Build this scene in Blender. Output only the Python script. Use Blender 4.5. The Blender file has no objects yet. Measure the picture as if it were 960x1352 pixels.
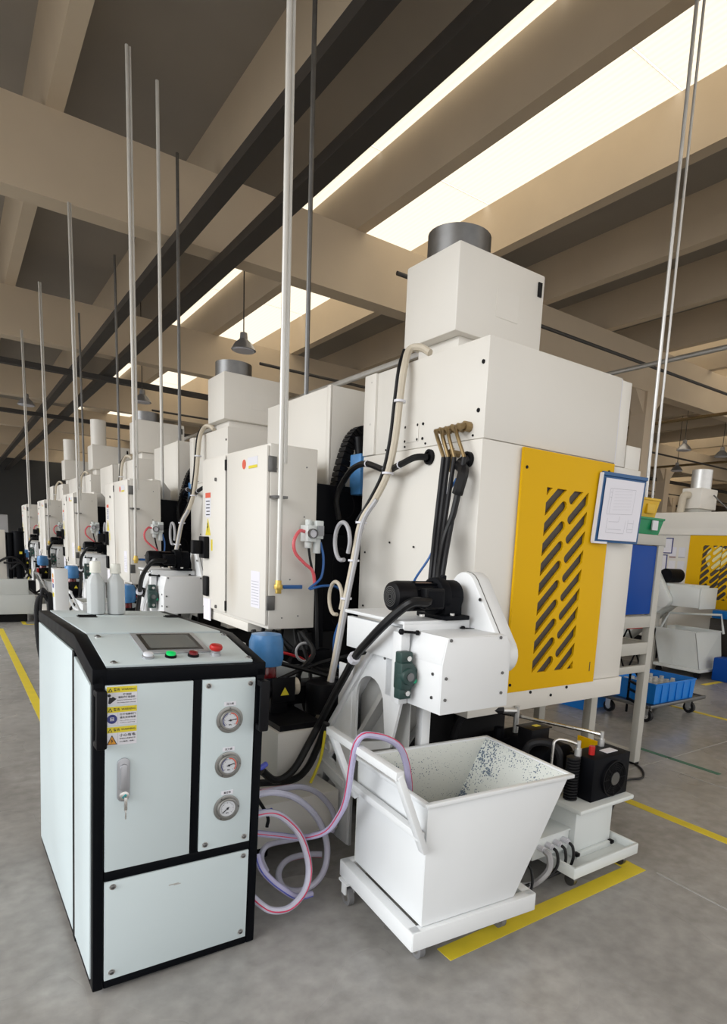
import bpy, bmesh, math, random
from mathutils import Vector as V, Matrix
RND = random.Random(11)
PI = math.pi
SC = bpy.context.scene
COL = SC.collection

# ------------------------------------------------------------------ camera
# x runs across the machine row, y along it, z up; metres
F, YAW, PITCH, ROLL, CX, CY, CAMH = 817.096, .637040501, -.161999220, -.0505726178, 538.167, 855.451, 1.6
fwd = V((math.sin(YAW)*math.cos(PITCH), math.cos(YAW)*math.cos(PITCH), math.sin(PITCH)))
rgt = V((math.cos(YAW), -math.sin(YAW), 0)); dwn = fwd.cross(rgt)
r2 = math.cos(ROLL)*rgt + math.sin(ROLL)*dwn; d2 = -math.sin(ROLL)*rgt + math.cos(ROLL)*dwn
cd = bpy.data.cameras.new('camera'); cam = bpy.data.objects.new('camera', cd); COL.objects.link(cam)
cam.matrix_world = Matrix(((r2.x, -d2.x, -fwd.x, 0), (r2.y, -d2.y, -fwd.y, 0), (r2.z, -d2.z, -fwd.z, CAMH), (0, 0, 0, 1)))
cd.sensor_fit = 'HORIZONTAL'; cd.sensor_width = 36; cd.lens = 36*F/960
cd.shift_x = (480-CX)/960; cd.shift_y = (CY-676)/960; cd.clip_end = 300
SC.camera = cam
# ------------------------------------------------------------------ light
SC.view_settings.view_transform = 'Standard'; SC.view_settings.look = 'None'
SC.view_settings.exposure = 0.0; SC.view_settings.gamma = 1.0
w = bpy.data.worlds.new('world'); SC.world = w; w.use_nodes = True
bg = w.node_tree.nodes['Background']; bg.inputs[0].default_value = (1, .985, .965, 1); bg.inputs[1].default_value = 1.35
sd = bpy.data.lights.new('daylight', 'SUN'); sd.energy = 3.75; sd.angle = math.radians(50); sd.color = (.95, .98, 1)
so = bpy.data.objects.new('daylight', sd); COL.objects.link(so)
so.rotation_euler = V((.92, .05, -.50)).to_track_quat('-Z', 'Y').to_euler()

# ------------------------------------------------------------------ helpers
def ray(px, py):
    return r2*((px-CX)/F) + d2*((py-CY)/F) + fwd
def FX(px, py, x): d = ray(px, py); return V((0, 0, CAMH)) + d*(x/d.x)
def FY(px, py, y): d = ray(px, py); return V((0, 0, CAMH)) + d*(y/d.y)
def FZ(px, py, z): d = ray(px, py); return V((0, 0, CAMH)) + d*((z-CAMH)/d.z)

MATS = {}
def pm(name, col, rough=.5, metal=0., var=.06, scale=6., bump=0., spec=.5, coat=0., detail=4, emit=None, alpha=1, trans=0):
    m = bpy.data.materials.new(name); m.use_nodes = True
    nt = m.node_tree; b = nt.nodes['Principled BSDF']
    tc = nt.nodes.new('ShaderNodeTexCoord'); n = nt.nodes.new('ShaderNodeTexNoise')
    n.inputs['Scale'].default_value = scale; n.inputs['Detail'].default_value = detail
    nt.links.new(tc.outputs['Object'], n.inputs['Vector'])
    mx = nt.nodes.new('ShaderNodeMix'); mx.data_type = 'RGBA'
    a = tuple(max(0, c*(1-var)) for c in col); c2 = tuple(min(1, c*(1+var)) for c in col)
    mx.inputs[6].default_value = (*a, 1); mx.inputs[7].default_value = (*c2, 1)
    nt.links.new(n.outputs['Fac'], mx.inputs[0]); nt.links.new(mx.outputs[2], b.inputs['Base Color'])
    mr = nt.nodes.new('ShaderNodeMapRange'); mr.inputs[3].default_value = max(.02, rough-.07); mr.inputs[4].default_value = min(1, rough+.07)
    nt.links.new(n.outputs['Fac'], mr.inputs[0]); nt.links.new(mr.outputs[0], b.inputs['Roughness'])
    b.inputs['Metallic'].default_value = metal; b.inputs['Specular IOR Level'].default_value = spec
    b.inputs['Coat Weight'].default_value = coat
    if trans: b.inputs['Transmission Weight'].default_value = trans
    if alpha < 1: b.inputs['Alpha'].default_value = alpha
    if emit:
        b.inputs['Emission Color'].default_value = (*col, 1); b.inputs['Emission Strength'].default_value = emit
    if bump:
        bp = nt.nodes.new('ShaderNodeBump'); bp.inputs['Strength'].default_value = bump; bp.inputs['Distance'].default_value = .01
        nt.links.new(n.outputs['Fac'], bp.inputs['Height']); nt.links.new(bp.outputs[0], b.inputs['Normal'])
    MATS[name] = m
    return m
pm('white_paint', (.74, .715, .665), .42, var=.03, scale=2.5)
pm('cool_white', (.70, .735, .73), .38, var=.03, scale=3)
pm('cabinet_grey', (.56, .64, .665), .38, var=.025, scale=3, spec=.3)
pm('cart_white', (.73, .75, .765), .40, var=.035, scale=4)
pm('conveyor_white', (.77, .785, .80), .38, var=.03, scale=4)
pm('grey_paint', (.50, .49, .45), .5, var=.06)
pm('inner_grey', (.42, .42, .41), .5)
pm('black_paint', (.003, .0037, .0055), .4, var=.2, scale=10, spec=.07)
pm('black_plastic', (.0055, .0055, .007), .42, var=.2, scale=14, spec=.13)
pm('iron_black', (.0045, .005, .007), .5, var=.35, scale=7, spec=.08)
pm('rubber', (.012, .012, .014), .5, var=.2, spec=.25)
pm('wheel_grey', (.16, .16, .165), .5)
pm('gauge_steel', (.30, .30, .29), .32, metal=.9, var=.15, scale=20)
pm('dial_white', (.60, .62, .66), .5)
pm('metal_light', (.62, .62, .60), .35, var=.3, scale=30, metal=.2)
pm('bed_black', (.008, .008, .009), .6, spec=.15)
pm('yellow_paint', (.76, .44, .004), .45, var=.03, scale=3, spec=.12)
pm('vent_mesh', (.06, .05, .042), .55, var=.3, scale=30)
pm('steel', (.62, .61, .59), .28, metal=1, var=.1, scale=20)
pm('dark_steel', (.18, .18, .18), .4, metal=1, var=.2, scale=20)
pm('galvanised', (.62, .62, .61), .4, metal=.75, var=.15, scale=12)
pm('pole_white', (.62, .61, .58), .4, metal=.3, var=.1)
pm('brass', (.62, .44, .12), .35, metal=.9, var=.2, scale=20)
pm('bronze', (.28, .2, .1), .45, metal=.8, var=.3, scale=20)
pm('beige_hose', (.56, .50, .40), .5, var=.1, scale=20)
pm('red_hose', (.62, .02, .03), .35)
pm('pink_hose', (.72, .12, .14), .35)
pm('blue_hose', (.015, .10, .32), .35)
pm('grey_hose', (.40, .40, .42), .4)
pm('clear_hose', (.66, .66, .80), .22, var=.08, scale=30, trans=.25, coat=.3)
pm('lilac_hose', (.58, .55, .80), .22, var=.08, scale=30, trans=.2, coat=.3)
pm('hose_line_red', (.62, .05, .12), .3)
pm('hose_line_blue', (.06, .08, .45), .3)
pm('blue_plastic', (.005, .20, .68), .42, var=.08)
pm('royal_blue', (.003, .06, .33), .45, var=.15, scale=3, spec=.15)
pm('board_blue', (.01, .09, .25), .4, var=.1)
pm('blue_wrap', (.08, .28, .62), .3, var=.3, scale=12, trans=.15)
pm('bin_yellow', (.72, .45, .01), .42)
pm('bin_green', (.006, .26, .10), .42)
pm('paper', (.78, .77, .84), .75, var=.02)
pm('ink', (.02, .02, .025), .7)
pm('pencil', (.42, .42, .48), .8)
pm('sticker_white', (.72, .72, .78), .45, var=.02)
pm('sticker_yellow', (.74, .62, .03), .45, var=.03)
pm('sticker_red', (.68, .10, .05), .45)
pm('sticker_blue', (.03, .04, .2), .45)
pm('orange', (.72, .32, .03), .45)
pm('red_plastic', (.46, .02, .018), .35, spec=.3)
pm('dark_red', (.16, .008, .012), .25, coat=.5)
pm('lamp_green', (.0, .55, .12), .25, emit=.25, coat=.4)
pm('button_white', (.72, .74, .80), .25, coat=.5)
pm('screen', (.17, .18, .175), .18, var=.05, coat=.5)
pm('bezel', (.36, .37, .39), .35, metal=.3)
pm('zinc', (.42, .43, .46), .36, metal=.7, var=.08)
pm('teal', (.02, .30, .34), .4)
pm('bearing_green', (.02, .05, .045), .45, var=.3, scale=20)
pm('green_dot', (.0, .36, .17), .35)
pm('bottle', (.56, .59, .60), .34, var=.04, trans=.12)
pm('bottle_cap', (.72, .72, .66), .45)
pm('tape_yellow', (.70, .55, .03), .55, var=.14, scale=9)
pm('tape_green', (.05, .16, .11), .55, var=.15, scale=9)
pm('joint', (.36, .355, .345), .5, var=.25)
pm('beam_paint', (.66, .55, .41), .7, var=.08, scale=1.2)
pm('deck', (.34, .31, .27), .6, var=.1, scale=1)
pm('column_paint', (.64, .53, .40), .65, var=.08, scale=1.5)
pm('dark_tray', (.045, .04, .036), .5, var=.2)
pm('wall_grey', (.045, .047, .05), .7, var=.15, scale=.5)
pm('wall_brown', (.13, .10, .08), .7, var=.2, scale=.4)
pm('chip', (.18, .17, .18), .4, metal=.6, var=.4, scale=40)
pm('stained', (.16, .10, .07), .6)
pm('rust', (.22, .10, .06), .8, var=.3, scale=30)
pm('cable_black', (.009, .009, .010), .42, spec=.25)
pm('cardboard', (.3, .2, .14), .8)
pm('lens', (.80, .76, .42), .3)

def floor_material():
    m = bpy.data.materials.new('polished_concrete'); m.use_nodes = True; nt = m.node_tree; b = nt.nodes['Principled BSDF']
    tc = nt.nodes.new('ShaderNodeTexCoord')
    n1 = nt.nodes.new('ShaderNodeTexNoise'); n1.inputs['Scale'].default_value = 1.3; n1.inputs['Detail'].default_value = 8; n1.inputs['Roughness'].default_value = .62
    n2 = nt.nodes.new('ShaderNodeTexNoise'); n2.inputs['Scale'].default_value = 14; n2.inputs['Detail'].default_value = 6
    n3 = nt.nodes.new('ShaderNodeTexNoise'); n3.inputs['Scale'].default_value = .5; n3.inputs['Detail'].default_value = 3
    for n in (n1, n2, n3): nt.links.new(tc.outputs['Object'], n.inputs['Vector'])
    cr = nt.nodes.new('ShaderNodeValToRGB'); cr.color_ramp.elements[0].position = .3; cr.color_ramp.elements[1].position = .72
    cr.color_ramp.elements[0].color = (.245, .236, .226, 1); cr.color_ramp.elements[1].color = (.385, .374, .36, 1)
    nt.links.new(n1.outputs['Fac'], cr.inputs[0])
    mx = nt.nodes.new('ShaderNodeMix'); mx.data_type = 'RGBA'; mx.blend_type = 'OVERLAY'; mx.inputs[0].default_value = .35
    nt.links.new(cr.outputs[0], mx.inputs[6]); nt.links.new(n2.outputs['Fac'], mx.inputs[7])
    nt.links.new(mx.outputs[2], b.inputs['Base Color'])
    mr = nt.nodes.new('ShaderNodeMapRange'); mr.inputs[3].default_value = .12; mr.inputs[4].default_value = .42
    nt.links.new(n3.outputs['Fac'], mr.inputs[0]); nt.links.new(mr.outputs[0], b.inputs['Roughness'])
    bp = nt.nodes.new('ShaderNodeBump'); bp.inputs['Strength'].default_value = .06; bp.inputs['Distance'].default_value = .004
    nt.links.new(n2.outputs['Fac'], bp.inputs['Height']); nt.links.new(bp.outputs[0], b.inputs['Normal'])
    MATS['floor'] = m
floor_material()

def sheet_material():       # translucent fibreglass for the added roof lights
    m = bpy.data.materials.new('roof_sheet'); m.use_nodes = True; nt = m.node_tree; b = nt.nodes['Principled BSDF']
    tc = nt.nodes.new('ShaderNodeTexCoord'); wv = nt.nodes.new('ShaderNodeTexWave'); wv.inputs['Scale'].default_value = 3
    nt.links.new(tc.outputs['Object'], wv.inputs['Vector'])
    tr = nt.nodes.new('ShaderNodeBsdfTranslucent'); mx = nt.nodes.new('ShaderNodeMix'); mx.data_type = 'RGBA'
    mx.inputs[6].default_value = (.88, .82, .72, 1); mx.inputs[7].default_value = (.84, .78, .68, 1); nt.links.new(wv.outputs['Fac'], mx.inputs[0])
    nt.links.new(mx.outputs[2], tr.inputs['Color'])
    nt.links.new(tr.outputs[0], nt.nodes['Material Output'].inputs['Surface'])
    MATS['roof_sheet'] = m
sheet_material()

def speckle_material(name, lo, band):     # cart inside: chips stuck to the paint, thickest along the back corner
    m = bpy.data.materials.new('chip_speckled_paint'); m.use_nodes = True; nt = m.node_tree; b = nt.nodes['Principled BSDF']
    tc = nt.nodes.new('ShaderNodeTexCoord')
    v = nt.nodes.new('ShaderNodeTexVoronoi'); v.inputs['Scale'].default_value = 95; v.inputs['Randomness'].default_value = 1
    n = nt.nodes.new('ShaderNodeTexNoise'); n.inputs['Scale'].default_value = 7; n.inputs['Detail'].default_value = 8; n.inputs['Roughness'].default_value = .7
    nt.links.new(tc.outputs['Object'], v.inputs['Vector']); nt.links.new(tc.outputs['Object'], n.inputs['Vector'])
    mr = nt.nodes.new('ShaderNodeMapRange'); mr.inputs[1].default_value = lo; mr.inputs[2].default_value = lo+.3; mr.inputs[3].default_value = .12; mr.inputs[4].default_value = .62
    sx = nt.nodes.new('ShaderNodeSeparateXYZ'); nt.links.new(tc.outputs['Object'], sx.inputs[0])
    bd = nt.nodes.new('ShaderNodeMapRange'); bd.inputs[1].default_value = .30; bd.inputs[2].default_value = .52; bd.inputs[3].default_value = 0; bd.inputs[4].default_value = band
    nt.links.new(sx.outputs['Y'], bd.inputs[0])
    ad = nt.nodes.new('ShaderNodeMath'); ad.operation = 'ADD'; nt.links.new(n.outputs['Fac'], ad.inputs[0]); nt.links.new(bd.outputs[0], ad.inputs[1])
    nt.links.new(ad.outputs[0], mr.inputs[0])
    lt = nt.nodes.new('ShaderNodeMath'); lt.operation = 'LESS_THAN'
    nt.links.new(v.outputs['Distance'], lt.inputs[0]); nt.links.new(mr.outputs[0], lt.inputs[1])
    mx = nt.nodes.new('ShaderNodeMix'); mx.data_type = 'RGBA'
    mx.inputs[6].default_value = (.68, .70, .66, 1); mx.inputs[7].default_value = (.13, .17, .23, 1)
    nt.links.new(lt.outputs[0], mx.inputs[0]); nt.links.new(mx.outputs[2], b.inputs['Base Color']); b.inputs['Roughness'].default_value = .45
    MATS[name] = m
speckle_material('speckle', .50, 0); speckle_material('speckle_dense', .47, .22)

def door_material():        # cabinet door with a smoke stain of its own
    m = bpy.data.materials.new('stained_white_paint'); m.use_nodes = True; nt = m.node_tree; b = nt.nodes['Principled BSDF']
    tc = nt.nodes.new('ShaderNodeTexCoord'); mp = nt.nodes.new('ShaderNodeMapping')
    mp.inputs['Location'].default_value = (0, -1.72, -1.36); mp.vector_type = 'POINT'
    nt.links.new(tc.outputs['Object'], mp.inputs[0])
    sc = nt.nodes.new('ShaderNodeVectorMath'); sc.operation = 'MULTIPLY'; sc.inputs[1].default_value = (0, 6.0, 2.6)
    nt.links.new(mp.outputs[0], sc.inputs[0])
    ln = nt.nodes.new('ShaderNodeVectorMath'); ln.operation = 'LENGTH'; nt.links.new(sc.outputs[0], ln.inputs[0])
    mr = nt.nodes.new('ShaderNodeMapRange'); mr.inputs[1].default_value = 0; mr.inputs[2].default_value = .8; mr.inputs[3].default_value = .42; mr.inputs[4].default_value = 0
    nt.links.new(ln.outputs['Value'], mr.inputs[0])
    mx = nt.nodes.new('ShaderNodeMix'); mx.data_type = 'RGBA'
    mx.inputs[6].default_value = (.75, .725, .675, 1); mx.inputs[7].default_value = (.42, .33, .22, 1)
    nt.links.new(mr.outputs[0], mx.inputs[0]); nt.links.new(mx.outputs[2], b.inputs['Base Color']); b.inputs['Roughness'].default_value = .42
    MATS['door_paint'] = m
door_material()

ORG = {}
def crom(P, closed=False, step=6):
    P = [V(p) for p in P]; out = []
    n = len(P); rng = range(n if closed else n-1)
    for i in rng:
        p1, p2_ = P[i], P[(i+1) % n]
        p0 = P[i-1] if (i > 0 or closed) else p1*2-p2_
        p3 = P[(i+2) % n] if (i+2 < n or closed) else p2_*2-p1
        for k in range(step):
            t = k/step
            out.append(.5*((2*p1)+(p2_-p0)*t+(2*p0-5*p1+4*p2_-p3)*t*t+(3*p1-p0-3*p2_+p3)*t**3))
    if not closed: out.append(P[-1])
    return out
class MB:
    def __init__(s): s.bm = bmesh.new()
    def box(s, x0, y0, z0, x1, y1, z1):
        vs = [s.bm.verts.new((x, y, z)) for x in (x0, x1) for y in (y0, y1) for z in (z0, z1)]
        for f in ((0, 1, 3, 2), (4, 6, 7, 5), (0, 4, 5, 1), (2, 3, 7, 6), (0, 2, 6, 4), (1, 5, 7, 3)): s.bm.faces.new([vs[i] for i in f])
        return s
    def hexa(s, P):     # 8 corners: bottom 4 then top 4 in ring order
        vs = [s.bm.verts.new(p) for p in P]
        for f in ((3, 2, 1, 0), (4, 5, 6, 7), (0, 1, 5, 4), (1, 2, 6, 5), (2, 3, 7, 6), (3, 0, 4, 7)): s.bm.faces.new([vs[i] for i in f])
        return s
    def prism(s, pts, ax, a0, a1):
        def mk(p, a): return {'x': (a, p[0], p[1]), 'y': (p[0], a, p[1]), 'z': (p[0], p[1], a)}[ax]
        A = [s.bm.verts.new(mk(p, a0)) for p in pts]; B = [s.bm.verts.new(mk(p, a1)) for p in pts]
        n = len(pts); s.bm.faces.new(A); s.bm.faces.new(B[::-1])
        for i in range(n): s.bm.faces.new((A[i], B[i], B[(i+1) % n], A[(i+1) % n]))
        return s
    def cyl(s, p0, p1, r, rb=None, n=16, cap=True):
        p0, p1 = V(p0), V(p1); rb = r if rb is None else rb
        d = (p1-p0).normalized(); u = d.orthogonal().normalized(); v = d.cross(u)
        A = []; B = []
        for i in range(n):
            a = 2*PI*i/n; o = u*math.cos(a)+v*math.sin(a)
            A.append(s.bm.verts.new(p0+o*r)); B.append(s.bm.verts.new(p1+o*rb))
        for i in range(n): s.bm.faces.new((A[i], A[(i+1) % n], B[(i+1) % n], B[i]))
        if cap: s.bm.faces.new(A[::-1]); s.bm.faces.new(B)
        return s
    def ring(s, p0, p1, r, ri, n=20):      # hollow cylinder
        p0, p1 = V(p0), V(p1); d = (p1-p0).normalized(); u = d.orthogonal().normalized(); v = d.cross(u); L = []
        for (p, q) in ((p0, r), (p1, r), (p1, ri), (p0, ri)):
            L.append([s.bm.verts.new(p+(u*math.cos(2*PI*i/n)+v*math.sin(2*PI*i/n))*q) for i in range(n)])
        for k in range(4):
            for i in range(n): s.bm.faces.new((L[k][i], L[k][(i+1) % n], L[(k+1) % 4][(i+1) % n], L[(k+1) % 4][i]))
        return s
    def lathe(s, c, prof, ax=(0, 0, 1), n=18):
        c, d = V(c), V(ax).normalized(); u = d.orthogonal().normalized(); v = d.cross(u); prev = None
        for r, h in prof:
            L = [s.bm.verts.new(c+d*h+(u*math.cos(2*PI*i/n)+v*math.sin(2*PI*i/n))*max(r, 1e-4)) for i in range(n)]
            if prev:
                for i in range(n): s.bm.faces.new((prev[i], prev[(i+1) % n], L[(i+1) % n], L[i]))
            else: s.bm.faces.new(L[::-1])
            prev = L
        s.bm.faces.new(prev)
        return s
    def tube(s, P, r, n=8, step=6, smooth=True, off=None):
        P = crom(P, step=step) if smooth else [V(p) for p in P]
        u = None; prev = None
        for i, p in enumerate(P):
            t = (P[min(i+1, len(P)-1)]-P[max(i-1, 0)])
            if t.length < 1e-7: continue
            t.normalize()
            if u is None: u = t.orthogonal().normalized()
            u = (u-t*u.dot(t)).normalized(); v = t.cross(u)
            c = p+(u*off[0]+v*off[1] if off else V((0, 0, 0)))
            L = [s.bm.verts.new(c+(u*math.cos(2*PI*k/n)+v*math.sin(2*PI*k/n))*r) for k in range(n)]
            if prev:
                for k in range(n): s.bm.faces.new((prev[k], prev[(k+1) % n], L[(k+1) % n], L[k]))
            else: s.bm.faces.new(L[::-1])
            prev = L
        s.bm.faces.new(prev)
        return s
    def bar(s, a, b, wx, wy, up=(0, 0, 1)):  # rectangular bar from a to b
        a, b = V(a), V(b); d = (b-a).normalized(); u = d.cross(V(up)).normalized()*wx/2; v = u.cross(d).normalized()*wy/2
        return s.hexa([a-u-v, a+u-v, a+u+v, a-u+v, b-u-v, b+u-v, b+u+v, b-u+v])
    def quad(s, P):
        s.bm.faces.new([s.bm.verts.new(p) for p in P]); return s
    def build(s, name, mat, parent=None, bev=0, sub=None):
        bm = s.bm
        bmesh.ops.recalc_face_normals(bm, faces=bm.faces[:])
        if bev:
            es = [e for e in bm.edges if len(e.link_faces) == 2 and e.calc_face_angle(0) > .6]
            if es: bmesh.ops.bevel(bm, geom=es, offset=bev, segments=2, affect='EDGES', profile=.5, clamp_overlap=True)
        for f in bm.faces: f.smooth = True
        for e in bm.edges:
            if len(e.link_faces) == 2 and e.calc_face_angle(0) > .55: e.smooth = False
        me = bpy.data.meshes.new(name); bm.to_mesh(me); bm.free()
        return link(name, me, mat, parent)
def each(mb, name, mat, parent, bev=0):
    bm = mb.bm; bm.verts.index_update(); bm.verts.ensure_lookup_table(); seen = set(); out = []
    for v0 in bm.verts:
        if v0.index in seen: continue
        st = [v0]; comp = []; seen.add(v0.index)
        while st:
            q = st.pop(); comp.append(q)
            for e in q.link_edges:
                o = e.other_vert(q)
                if o.index not in seen: seen.add(o.index); st.append(o)
        ids = {q: k for k, q in enumerate(comp)}
        n = MB(); vs = [n.bm.verts.new(q.co) for q in comp]
        for f in {f for q in comp for f in q.link_faces}: n.bm.faces.new([vs[ids[q]] for q in f.verts])
        out.append(n.build(name, mat, parent, bev))
    bm.free()
    return out
def root_of(o):
    while o.parent: o = o.parent
    return o
def link(name, me, mat, parent=None):
    me.materials.clear(); me.materials.append(MATS[mat])
    o = bpy.data.objects.new(name, me); COL.objects.link(o)
    if parent:
        org = ORG.get(root_of(parent).name)
        if org: me.transform(Matrix.Translation(-org))
        o.parent = parent
    return o
def tag(o, label=None, cat=None, group=None, kind=None):
    if label: o['label'] = label
    if cat: o['category'] = cat
    if group: o['group'] = group
    if kind: o['kind'] = kind
    return o
def thing(name, label, cat, loc=(0, 0, 0), group=None):
    o = bpy.data.objects.new(name, None); COL.objects.link(o); o.empty_display_size = .1
    o.location = loc; ORG[o.name] = V(loc)
    return tag(o, label, cat, group)
def one(name, mb, mat, label, cat, org=None, bev=0, group=None):     # a thing that is one mesh
    o = mb.build(name, mat, None, bev)
    if org:
        o.data.transform(Matrix.Translation(-V(org))); o.location = org
    return tag(o, label, cat, group)
def copy_tree(o, parent=None):
    c = o.copy(); COL.objects.link(c)
    if parent: c.parent = parent
    for ch in list(o.children): copy_tree(ch, c)
    return c
def curve_mesh(loops, depth):     # filled outline(s) with holes, in local xy, thickness depth about z=0
    c = bpy.data.curves.new('outline', 'CURVE'); c.dimensions = '2D'; c.fill_mode = 'BOTH'; c.extrude = depth/2
    for L in loops:
        sp = c.splines.new('POLY'); sp.points.add(len(L)-1); sp.use_cyclic_u = True
        for p, q in zip(sp.points, L): p.co = (q[0], q[1], 0, 1)
    o = bpy.data.objects.new('outline', c); COL.objects.link(o)
    me = bpy.data.meshes.new_from_object(o.evaluated_get(bpy.context.evaluated_depsgraph_get()))
    bpy.data.objects.remove(o); bpy.data.curves.remove(c)
    return me
def frame_mat(o, u, v):
    u, v = V(u).normalized(), V(v).normalized(); n = u.cross(v)
    return Matrix(((u.x, v.x, n.x, o[0]), (u.y, v.y, n.y, o[1]), (u.z, v.z, n.z, o[2]), (0, 0, 0, 1)))
def text(name, body, o, u, v, height, mat, parent, width=None, depth=.0004):
    c = bpy.data.curves.new('text', 'FONT'); c.body = body; c.align_x = 'CENTER'; c.align_y = 'CENTER'; c.size = 1; c.extrude = depth*4; c.offset = .018
    c.resolution_u = 2
    ob = bpy.data.objects.new('text', c); COL.objects.link(ob)
    me = bpy.data.meshes.new_from_object(ob.evaluated_get(bpy.context.evaluated_depsgraph_get()))
    bpy.data.objects.remove(ob); bpy.data.curves.remove(c)
    xs = [q.co.x for q in me.vertices]; ys = [q.co.y for q in me.vertices]
    cx, cy = (min(xs)+max(xs))/2, (min(ys)+max(ys))/2
    sy = height/(max(ys)-min(ys)); sx = (width/(max(xs)-min(xs))) if width else sy
    me.transform(Matrix.Translation((-cx, -cy, 0))); me.transform(Matrix.Diagonal((sx, sy, sy*.2, 1))); me.transform(frame_mat(o, u, v))
    return link(name, me, mat, parent)

# ------------------------------------------------------------------ setting
fl = MB(); fl.quad([(-30, -12, 0), (75, -12, 0), (75, 85, 0), (-30, 85, 0)])
floor = tag(fl.build('floor', 'floor'), kind='structure')
def tape(name, a, b, wd, mat, label, cat='floor marking'):
    a, b = V((*a, 0)), V((*b, 0)); d = (b-a).normalized(); n = V((-d.y, d.x, 0))*wd/2
    m = MB(); m.hexa([a-n, b-n, b+n, a+n, a-n+V((0, 0, .002)), b-n+V((0, 0, .002)), b+n+V((0, 0, .002)), a+n+V((0, 0, .002))])
    return m.build(name, mat, floor)
tape('floor_tape', (.56, 2.9), (.56, 11.6), .075, 'tape_yellow', '')
tape('floor_tape', (.93, 12.0), (.93, 12.6), .06, 'tape_yellow', '')
tape('floor_tape', (.93, 12.0), (1.3, 12.0), .06, 'tape_yellow', '')
tape('floor_tape', (1.5, 1.68), (2.83, 1.685), .085, 'tape_yellow', '')
tape('floor_tape', (2.79, 1.728), (2.79, 2.2), .085, 'tape_yellow', '')
tape('floor_tape', (3.56, -1.0), (3.56, 14), .075, 'tape_yellow', '')
tape('floor_tape', (6.38, 3.35), (6.38, -2), .06, 'tape_yellow', '')
tape('floor_tape', (6.38, 3.35), (6.38, 9), .06, 'tape_yellow', '')
tape('floor_tape', (7.9, 4.1), (13, 4.1), .07, 'tape_yellow', '')
tape('floor_tape', (4.66, 2.95), (4.66, 2.2), .05, 'tape_green', '')
for a, b in (((4.4, -3), (4.4, 30)), ((3.3, 2.62), (9, 2.62)), ((2.86, 1.6), (2.8, .2)), ((-6, 5.5), (.3, 5.5))):
    tape('floor_joint', a, b, .012, 'joint', '')

# roof: deck, ribs along the row, girders across it, columns
ce = MB(); LIGHTS = []
for x0 in range(-9, 60, 3):          # corrugated deck in bays; every fourth bay is a roof light added for brightness
    if x0 % 12 != 6: ce.box(x0, -6, 8.2, x0+3, 62, 8.3)
    else:
        for y0 in range(-6, 62, 4): LIGHTS.append((x0, y0))
ceiling = tag(ce.build('ceiling', 'deck'), kind='structure')
for x0, y0 in LIGHTS:
    m = MB(); m.box(x0+.02, y0+.02, 8.24, x0+2.98, y0+3.98, 8.25); m.build('added_roof_light', 'roof_sheet', ceiling)
for i in range(28):
    x = -8.5+2.5*i
    m = MB(); m.prism([(x-.11, 7.35), (x+.11, 7.35), (x+.22, 8.2), (x-.22, 8.2)], 'y', -6, 62); m.build('roof_beam', 'beam_paint', ceiling)
for y in (3.1, 11.1, 19.1, 27.1, 35.1, 43.1, 51.1):
    m = MB(); m.box(-9, y-.2, 6.2, 60, y+.2, 7.35); m.build('girder', 'beam_paint', ceiling)
for i, y in enumerate((11.1, 19.1, 27.1, 35.1, 43.1)):
    for x in (16.1, 30.1, 44.1):
        m = MB(); m.box(x-.22, y-.25, 0, x+.22, y+.25, 6.2); m.prism([(x-.22, 5.6), (x-.7, 6.2), (x+.7, 6.2), (x+.22, 5.6)], 'y', y-.18, y+.18)
        tag(m.build('trim_1', 'column_paint'), kind='structure')
m = MB(); m.box(-30, 62, 0, 75, 62.3, 8.2); tag(m.build('wall_back', 'wall_grey'), kind='structure')
m = MB(); m.box(60, -12, 0, 60.3, 62, 8.2); tag(m.build('wall_right', 'wall_brown'), kind='structure')

# ------------------------------------------------------------------ the row of machining centres
PITCH_ROW = 3.62
def vent_loops(u0, v0, u1, v1, k, wd, endL, endR, start):
    """slanted slots in two columns, round inside, cut by the opening's edges outside"""
    out = []; a = math.radians(43); dx, dz = math.cos(a), math.sin(a)
    def clip(P):
        for ax, lim, sgn in ((0, u0, 1), (0, u1, -1), (1, v0, 1), (1, v1, -1)):
            Q = []
            for i in range(len(P)):
                p, q = P[i], P[(i+1) % len(P)]
                pi, qi = (p[ax]-lim)*sgn >= 0, (q[ax]-lim)*sgn >= 0
                if pi: Q.append(p)
                if pi != qi:
                    t = (lim-p[ax])/(q[ax]-p[ax]); Q.append((p[0]+(q[0]-p[0])*t, p[1]+(q[1]-p[1])*t))
            P = Q
            if not P: return None
        return P
    r = wd/2
    for side, ue, sg in (('L', endL, 1), ('R', endR, -1)):
        for j in range(-4, 16):
            v = v1-(start[0] if side == 'L' else start[1])-j*k
            c = (ue-sg*r, v)
            pts = []
            a0 = a if sg == 1 else a+PI
            for i in range(9):
                t = a0-PI/2+PI*i/8; pts.append((c[0]+r*math.cos(t), c[1]+r*math.sin(t)))
            L = 1.0
            far = (c[0]-sg*L*dx, c[1]-sg*L*dz); n = (-math.sin(a0)*r, math.cos(a0)*r)
            pts += [(far[0]+n[0], far[1]+n[1]), (far[0]-n[0], far[1]-n[1])]
            P = clip(pts)
            if P and len(P) > 2:
                A = abs(sum(P[i][0]*P[(i+1) % len(P)][1]-P[(i+1) % len(P)][0]*P[i][1] for i in range(len(P))))/2
                if A > 2e-4: out.append(P)
    return out
def bolt(m, p, ax, r=.007, h=.005):
    m.cyl(p, V(p)+V(ax)*h, r, n=8)

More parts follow.
